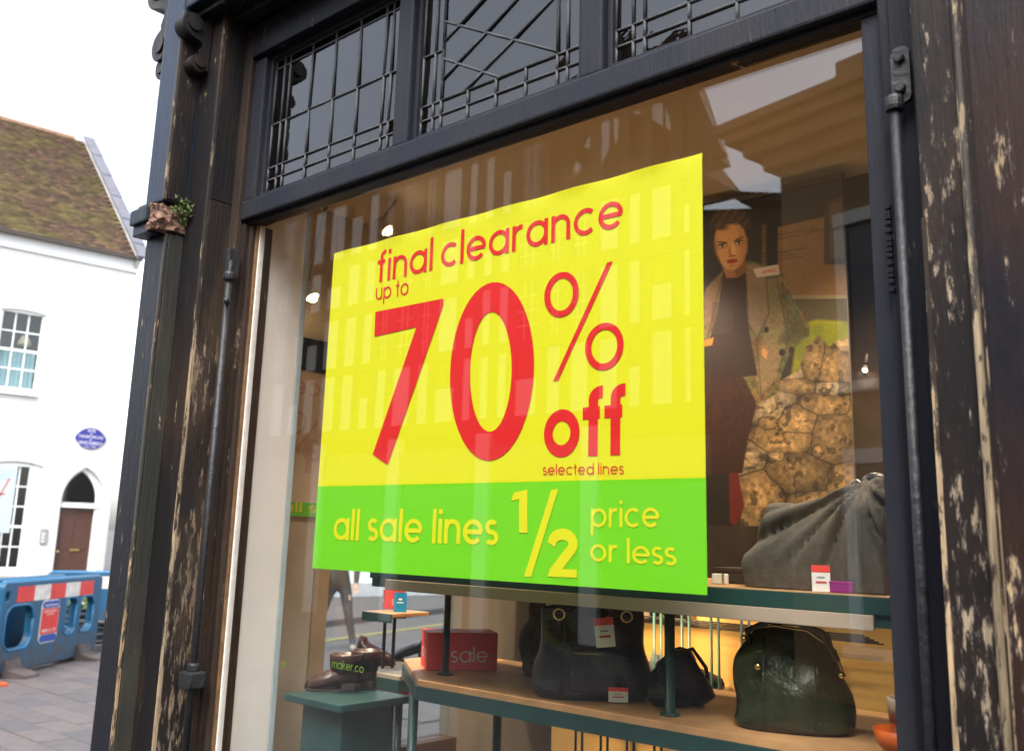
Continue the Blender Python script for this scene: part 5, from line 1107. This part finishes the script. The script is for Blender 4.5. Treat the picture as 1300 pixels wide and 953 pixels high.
# ================================================================== PERSON in the side street
def person():
    q0 = P(424, 826, Z=0)
    t = thing('person', 'person in dark jacket and grey trousers walking with a folded paper in hand', 'person', (float(q0[0]), float(q0[1]), 0), R(-124))
    J = {'pel': (0, 0, .93, .135), 'spi': (0, 0, 1.12, .13), 'che': (0, .01, 1.32, .15), 'nek': (0, 0, 1.48, .062), 'hd0': (0, .02, 1.55, .075), 'hd1': (0, .025, 1.64, .098), 'hd2': (0, .02, 1.73, .075),
         'hipl': (-.10, 0, .90, .10), 'knl': (-.16, .06, .50, .068), 'anl': (-.26, .02, .10, .045), 'hipr': (.10, 0, .90, .10), 'knr': (.20, -.02, .50, .068), 'anr': (.34, -.10, .10, .045),
         'shl': (-.19, 0, 1.40, .068), 'ell': (-.26, -.04, 1.12, .05), 'wrl': (-.24, .10, .92, .036), 'shr': (.19, 0, 1.40, .068), 'elr': (.27, -.06, 1.14, .05), 'wrr': (.24, .12, 1.02, .036),
         'tol': (-.24, .18, .035, .04), 'tor': (.39, .05, .04, .04), 'hel': (-.265, -.05, .045, .04), 'her': (.335, -.17, .045, .04)}
    Ed = [('pel', 'spi'), ('spi', 'che'), ('che', 'nek'), ('nek', 'hd0'), ('hd0', 'hd1'), ('hd1', 'hd2'), ('pel', 'hipl'), ('hipl', 'knl'), ('knl', 'anl'), ('pel', 'hipr'), ('hipr', 'knr'), ('knr', 'anr'), ('che', 'shl'), ('shl', 'ell'), ('ell', 'wrl'), ('che', 'shr'), ('shr', 'elr'), ('elr', 'wrr'), ('anl', 'tol'), ('anr', 'tor'), ('anl', 'hel'), ('anr', 'her')]
    # hands: palm and five fingers each
    for s, wr in (('l', 'wrl'), ('r', 'wrr')):
        x, y, z, _ = J[wr]; d = Vector((0, .05, -.09)) if s == 'l' else Vector((0, .10, .0)); d.normalize()
        J['pm' + s] = (x, y + d.y * .07, z + d.z * .07, .030); Ed.append((wr, 'pm' + s))
        for k in range(4):
            o = (k - 1.5) * .019; ln = (.065, .078, .074, .058)[k]; sd_ = Vector((1, 0, 0)) if s == 'l' else Vector((.3, 0, .95))
            a = Vector((x, y, z)) + d * .095 + sd_ * o; b = a + d * ln * .55; c = b + (d + Vector((-.6 if s == 'r' else .3, 0, -.4))).normalized() * ln * .5
            for nm, p, r_ in (('a', a, .010), ('b', b, .009), ('c', c, .0075)): J[f'f{s}{k}{nm}'] = (*p, r_)
            Ed += [('pm' + s, f'f{s}{k}a'), (f'f{s}{k}a', f'f{s}{k}b'), (f'f{s}{k}b', f'f{s}{k}c')]
        a = Vector((x, y, z)) + d * .04 + Vector((.035 if s == 'l' else -.035, 0, .01)); b = a + d * .045 + Vector((.012 if s == 'l' else -.012, 0, 0))
        J['t' + s + 'a'] = (*a, .012); J['t' + s + 'b'] = (*b, .009); Ed += [('pm' + s, 't' + s + 'a'), ('t' + s + 'a', 't' + s + 'b')]
    keys = list(J); ix = {k: i for i, k in enumerate(keys)}
    me = bpy.data.meshes.new('body'); me.from_pydata([J[k][:3] for k in keys], [(ix[a], ix[b]) for a, b in Ed], []); o = bpy.data.objects.new('body', me); COL.objects.link(o)
    md = o.modifiers.new('skin', 'SKIN'); md.use_smooth_shade = True
    for k, v in zip(keys, me.skin_vertices[0].data): v.radius = (J[k][3], J[k][3] * (.8 if k in ('pel', 'spi', 'che') else 1)); v.use_root = (k == 'pel')
    sb = o.modifiers.new('sub', 'SUBSURF'); sb.levels = 2; sb.render_levels = 2
    bpy.context.view_layer.update()
    m2 = bpy.data.meshes.new_from_object(o.evaluated_get(bpy.context.evaluated_depsgraph_get())); bpy.data.objects.remove(o)
    m2.materials.clear()
    for mm in (plain('skin', (.52, .32, .22), .5), plain('jacket_dark', (.045, .032, .02), .8), plain('trousers_grey', (.04, .045, .05), .8, var=.15, nscale=14, bmp=.2), plain('shoes_tan', (.30, .25, .2), .6), plain('hair_dark', (.03, .02, .014), .6)): m2.materials.append(mm)
    for p in m2.polygons:
        c = p.center; p.use_smooth = True
        arm = abs(c.x) > .16 and c.z > .7
        if c.z > 1.50: p.material_index = 4 if (c.z > 1.70 or (c.y < -.01 and c.z > 1.56)) else 0
        elif c.z > .86 and not (arm and c.z < (.93 if c.x < 0 else 1.2) and c.y > .10): p.material_index = 1
        elif arm and c.y > .08: p.material_index = 0
        elif c.z > .095: p.material_index = 2
        else: p.material_index = 3
    link(bpy.data.objects.new('body', m2), t)
    bm = bmesh.new()
    for x in (-.035, .035): bmesh.ops.create_uvsphere(bm, u_segments=8, v_segments=6, radius=.011, matrix=Matrix.Translation((x, .112, 1.65)))
    bm_obj('eyes', bm, plain('eye_dark', (.03, .02, .02), .3), t, True)
    bm = bmesh.new(); add_prism(bm, [(-.013, 0), (.013, 0), (.006, .045), (-.006, .045)], frame((0, .108, 1.598), (1, 0, 0), (0, 0, 1)), -.022); bm_obj('nose', bm, MATS['skin'], t)
    box('mouth', -.024, .024, .10, .113, 1.572, 1.581, plain('lips', (.35, .13, .1), .5), t, .003)
    return t, (float(q0[0]), float(q0[1]))
ps, q0 = person()
Mp = Matrix.Translation((q0[0], q0[1], 0)) @ Matrix.Rotation(R(-124), 4, 'Z')
pp_ = thing('folded_paper', 'white folded paper held in the walking person hand', 'paper', tuple(Mp @ Vector((.20, .24, 1.0))), R(-124)); box('sheet', -.02, .02, -.10, .10, -.07, .09, white_ink, pp_, .002); box('inner_sheet', -.0205, .0205, -.099, .08, -.069, .07, refl_white, pp_, .001)

# ================================================================== BUILDINGS ACROSS THE STREET (seen in the glass)
OY = -11.0
ht = thing('half_timbered_building', 'black and white half timbered building reflected in the shop window', 'building', (0, 0, 0))
beam_m = plain('tudor_beam', (.045, .03, .02), .7, var=.3, nscale=4); infill = plain('white_infill', (.80, .77, .70), .8, var=.05, nscale=3); brownwall = plain('dark_wall', (.10, .065, .04), .8, var=.2)
XA, XB = -25.0, -7.3
prism('core_wall', [(XA, OY - .06), (XA, OY - 6), (-11.0, OY - 6), (XB - .05, OY - .06)], Matrix.Identity(4), 9.35, brownwall, ht)
prism('gable_wall', [(-12.6, 7.5), (-6.98, 7.5), (-7.42, 8.94), (-7.9, 10.2), (-9.1, 10.2)], frame((0, OY - .06, 0), (1, 0, 0), (0, 0, 1)), .3, brownwall, ht)
prism('roof', [(0, 9.36), (.2, 9.36), (-3, 10.5), (-6.2, 9.36)], frame((XB - 2.5, OY, 0), (0, 1, 0), (0, 0, 1)), -14.0, plain('dark_roof', (.09, .055, .04), .85, var=.3), ht)
fm = {}
def fbox(name, x0, x1, z0, z1, y0, y1, mat, parent=ht):
    key = (name, round(x1 - x0, 3), round(z1 - z0, 3), round(y1 - y0, 3), mat.name)
    if key not in fm:
        o = box(name, -(x1 - x0) / 2, (x1 - x0) / 2, 0, y1 - y0, 0, z1 - z0, mat, parent, .004); fm[key] = o.data
    else: o = link(bpy.data.objects.new(name, fm[key]), parent)
    o.location = ((x0 + x1) / 2, y0, z0); return o
win_m = plain('dark_window', (.03, .035, .045), .08, spec=.8); leadw = plain('white_bar', (.6, .58, .54), .6)
for (za, zb_) in ((3.45, 3.72), (4.9, 5.08), (6.15, 6.42), (7.32, 7.55), (9.1, 9.35)): fbox('beam', XA, XB, za, zb_, OY - .06, OY + .04, beam_m)
colx = [XA]
while colx[-1] < XB - .8: colx.append(colx[-1] + random.choice((.44, .52, .6, .6, .72, .84)))
colx.append(XB - .12); ncol = len(colx) - 1
for i in range(ncol + 1):
    x = colx[i]
    for za, zb_ in ((3.72, 4.9), (5.08, 6.15), (6.42, 7.32), (7.55, 9.1)): fbox('stud', x - .11, x + .11, za, zb_, OY - .06, OY + .02, beam_m)
for i in range(ncol):
    x0 = colx[i] + .11; x1 = colx[i + 1] - .11
    for r_, (za, zb_) in enumerate(((3.72, 4.9), (5.08, 6.15), (6.42, 7.32), (7.55, 9.1))):
        if r_ == 3 and x0 > -10.9: continue
        if i % 7 in (2, 3, 4) and r_ > 0:
            wn = fbox('window', x0, x1, za, zb_, OY - .059, OY - .02, win_m)
            for k in (1, 2): fbox('bar', x0 + (x1 - x0) * k / 3 - .012, x0 + (x1 - x0) * k / 3 + .012, za, zb_, OY - .02, OY - .005, leadw)
            for k in (1, 2, 3): fbox('bar', x0, x1, za + (zb_ - za) * k / 4 - .012, za + (zb_ - za) * k / 4 + .012, OY - .0199, OY - .0051, leadw)
        elif (i * 3 + r_) % 4 != 1: fbox('infill_panel', x0, x1, za, zb_, OY - .059, OY - .01, infill)
        else: fbox('infill_panel', x0, x1, za, za + (zb_ - za) * .55, OY - .059, OY - .01, infill)
# gable struts and panels (parallelograms between raking struts)
GM = frame((0, OY - .059, 0), (1, 0, 0), (0, 0, 1)) 
for px in ([(741, 186), (747, 172), (756, 182), (752, 190)], [(755, 165), (773, 146), (772, 190), (763, 208), (754, 200)], [(778, 147), (796, 154), (780, 184)], [(800, 134), (817, 128), (817, 147), (801, 143)], [(824, 133), (840, 127), (840, 160), (824, 150)], [(844, 136), (858, 170), (845, 163)], [(722, 215), (732, 205), (738, 212), (722, 232)]):
    pts = [P(x, y, Y=-OY) for x, y in px]; prism('infill_panel', [(p[0], p[2]) for p in pts][::-1], GM, -.05, infill, ht)
bb = [P(x, y, Y=-OY) for x, y in ((858, 92), (878, 88), (922, 196), (905, 205))]
prism('bargeboard', [(p[0], p[2]) for p in bb][::-1], GM, -.16, beam_m, ht)
for x0 in np.arange(-24, -8, 2.4):
    fbox('shop_pier', x0, x0 + .35, 0, 3.45, OY - .06, OY + .06, infill)
    fbox('shop_window', x0 + .45, x0 + 2.3, .7, 2.5, OY - .06, OY - .02, win_m); fbox('shop_fascia', x0 + .36, x0 + 2.39, 2.6, 3.2, OY - .06, OY + .02, plain('fascia_band', (.22, .18, .14), .6) if 'fascia_band' not in MATS else MATS['fascia_band'])
# classical building with a heavy cornice
T = P(940, 178, Y=9.0); dv = ray(-303, 658); dv = dv / np.linalg.norm(dv[:2])
ax = np.array([-dv[0], dv[1] * 1.0, 0]); cl = thing('cornice_building', 'ochre stone building with a heavy cornice reflected at the window right', 'building', (0, 0, 0))
CM = frame((T[0], -T[1], 0), (ax[0], ax[1], 0), (0, 0, 1)); CH = float(T[2])
# local z of CM must face the shop (+Y)
sgn_ = 1 if (CM.to_3x3() @ Vector((0, 0, 1))).y > 0 else -1
def cbox(name, x0, x1, z0, z1, d0, d1, mat, parent=cl, bev=.01): return box(name, x0, x1, z0, z1, min(sgn_ * d0, sgn_ * d1), max(sgn_ * d0, sgn_ * d1), mat, parent, bev, CM)
ochre = plain('ochre_stone', (.34, .21, .10), .8, var=.15, nscale=2)
cbox('wall', .6, 14, 0, CH - .6, -8, 0, ochre, bev=0)
for k, (z0, z1, d) in enumerate(((CH - .6, CH - .42, .15), (CH - .419, CH - .25, .32), (CH - .249, CH - .12, .48), (CH - .119, CH, .58))): cbox('cornice', .6 - d, 14, z0, z1, -8, d, ochre)
cbox('parapet', 1.75, 14, CH + .001, CH + .22, -1.0, .5, ochre)
for x0 in (1.5, 3.6, 5.7, 7.8):
    for z0, z1 in ((.6, 2.5), (3.4, 5.2)):
        w = cbox('window', x0, x0 + 1.0, z0, z1, .001, .03, win_m); cbox('window_surround', x0 - .14, x0 - .001, z0, z1, .001, .08, infill, w); cbox('window_surround', x0 + 1.001, x0 + 1.14, z0, z1, .001, .08, infill, w); cbox('window_surround', x0 - .14, x0 + 1.14, z1 + .001, z1 + .16, .001, .10, infill, w); cbox('window_sill', x0 - .2, x0 + 1.2, z0 - .12, z0 - .001, .001, .14, infill, w); cbox('glazing_bar', x0 + .47, x0 + .53, z0, z1, .031, .05, infill, w)
# low dark outbuilding in the gap
lb = thing('low_dark_building', 'low dark building in the gap between the reflected fronts', 'building', (0, 0, 0))
prism('wall', [(-8.9, 0), (-3.2, 0), (-3.2, 5.4), (-6.15, 6.9), (-8.9, 7.4)], frame((0, OY - 1.2, 0), (1, 0, 0), (0, 0, 1)), 3.0, brownwall, lb)
prism('roof_edge', [(-7.27, 7.21), (-6.15, 6.92), (-3.1, 5.42), (-3.1, 5.52), (-6.12, 7.05), (-7.27, 7.35)], frame((0, OY - 1.0, 0), (1, 0, 0), (0, 0, 1)), 3.2, beam_m, lb)
box('window', -6.6, -5.6, OY - 1.199, OY - 1.15, 3.4, 5.0, win_m, lb, .004); box('window', -5.1, -4.1, OY - 1.199, OY - 1.15, 3.4, 4.8, win_m, lb, .004)
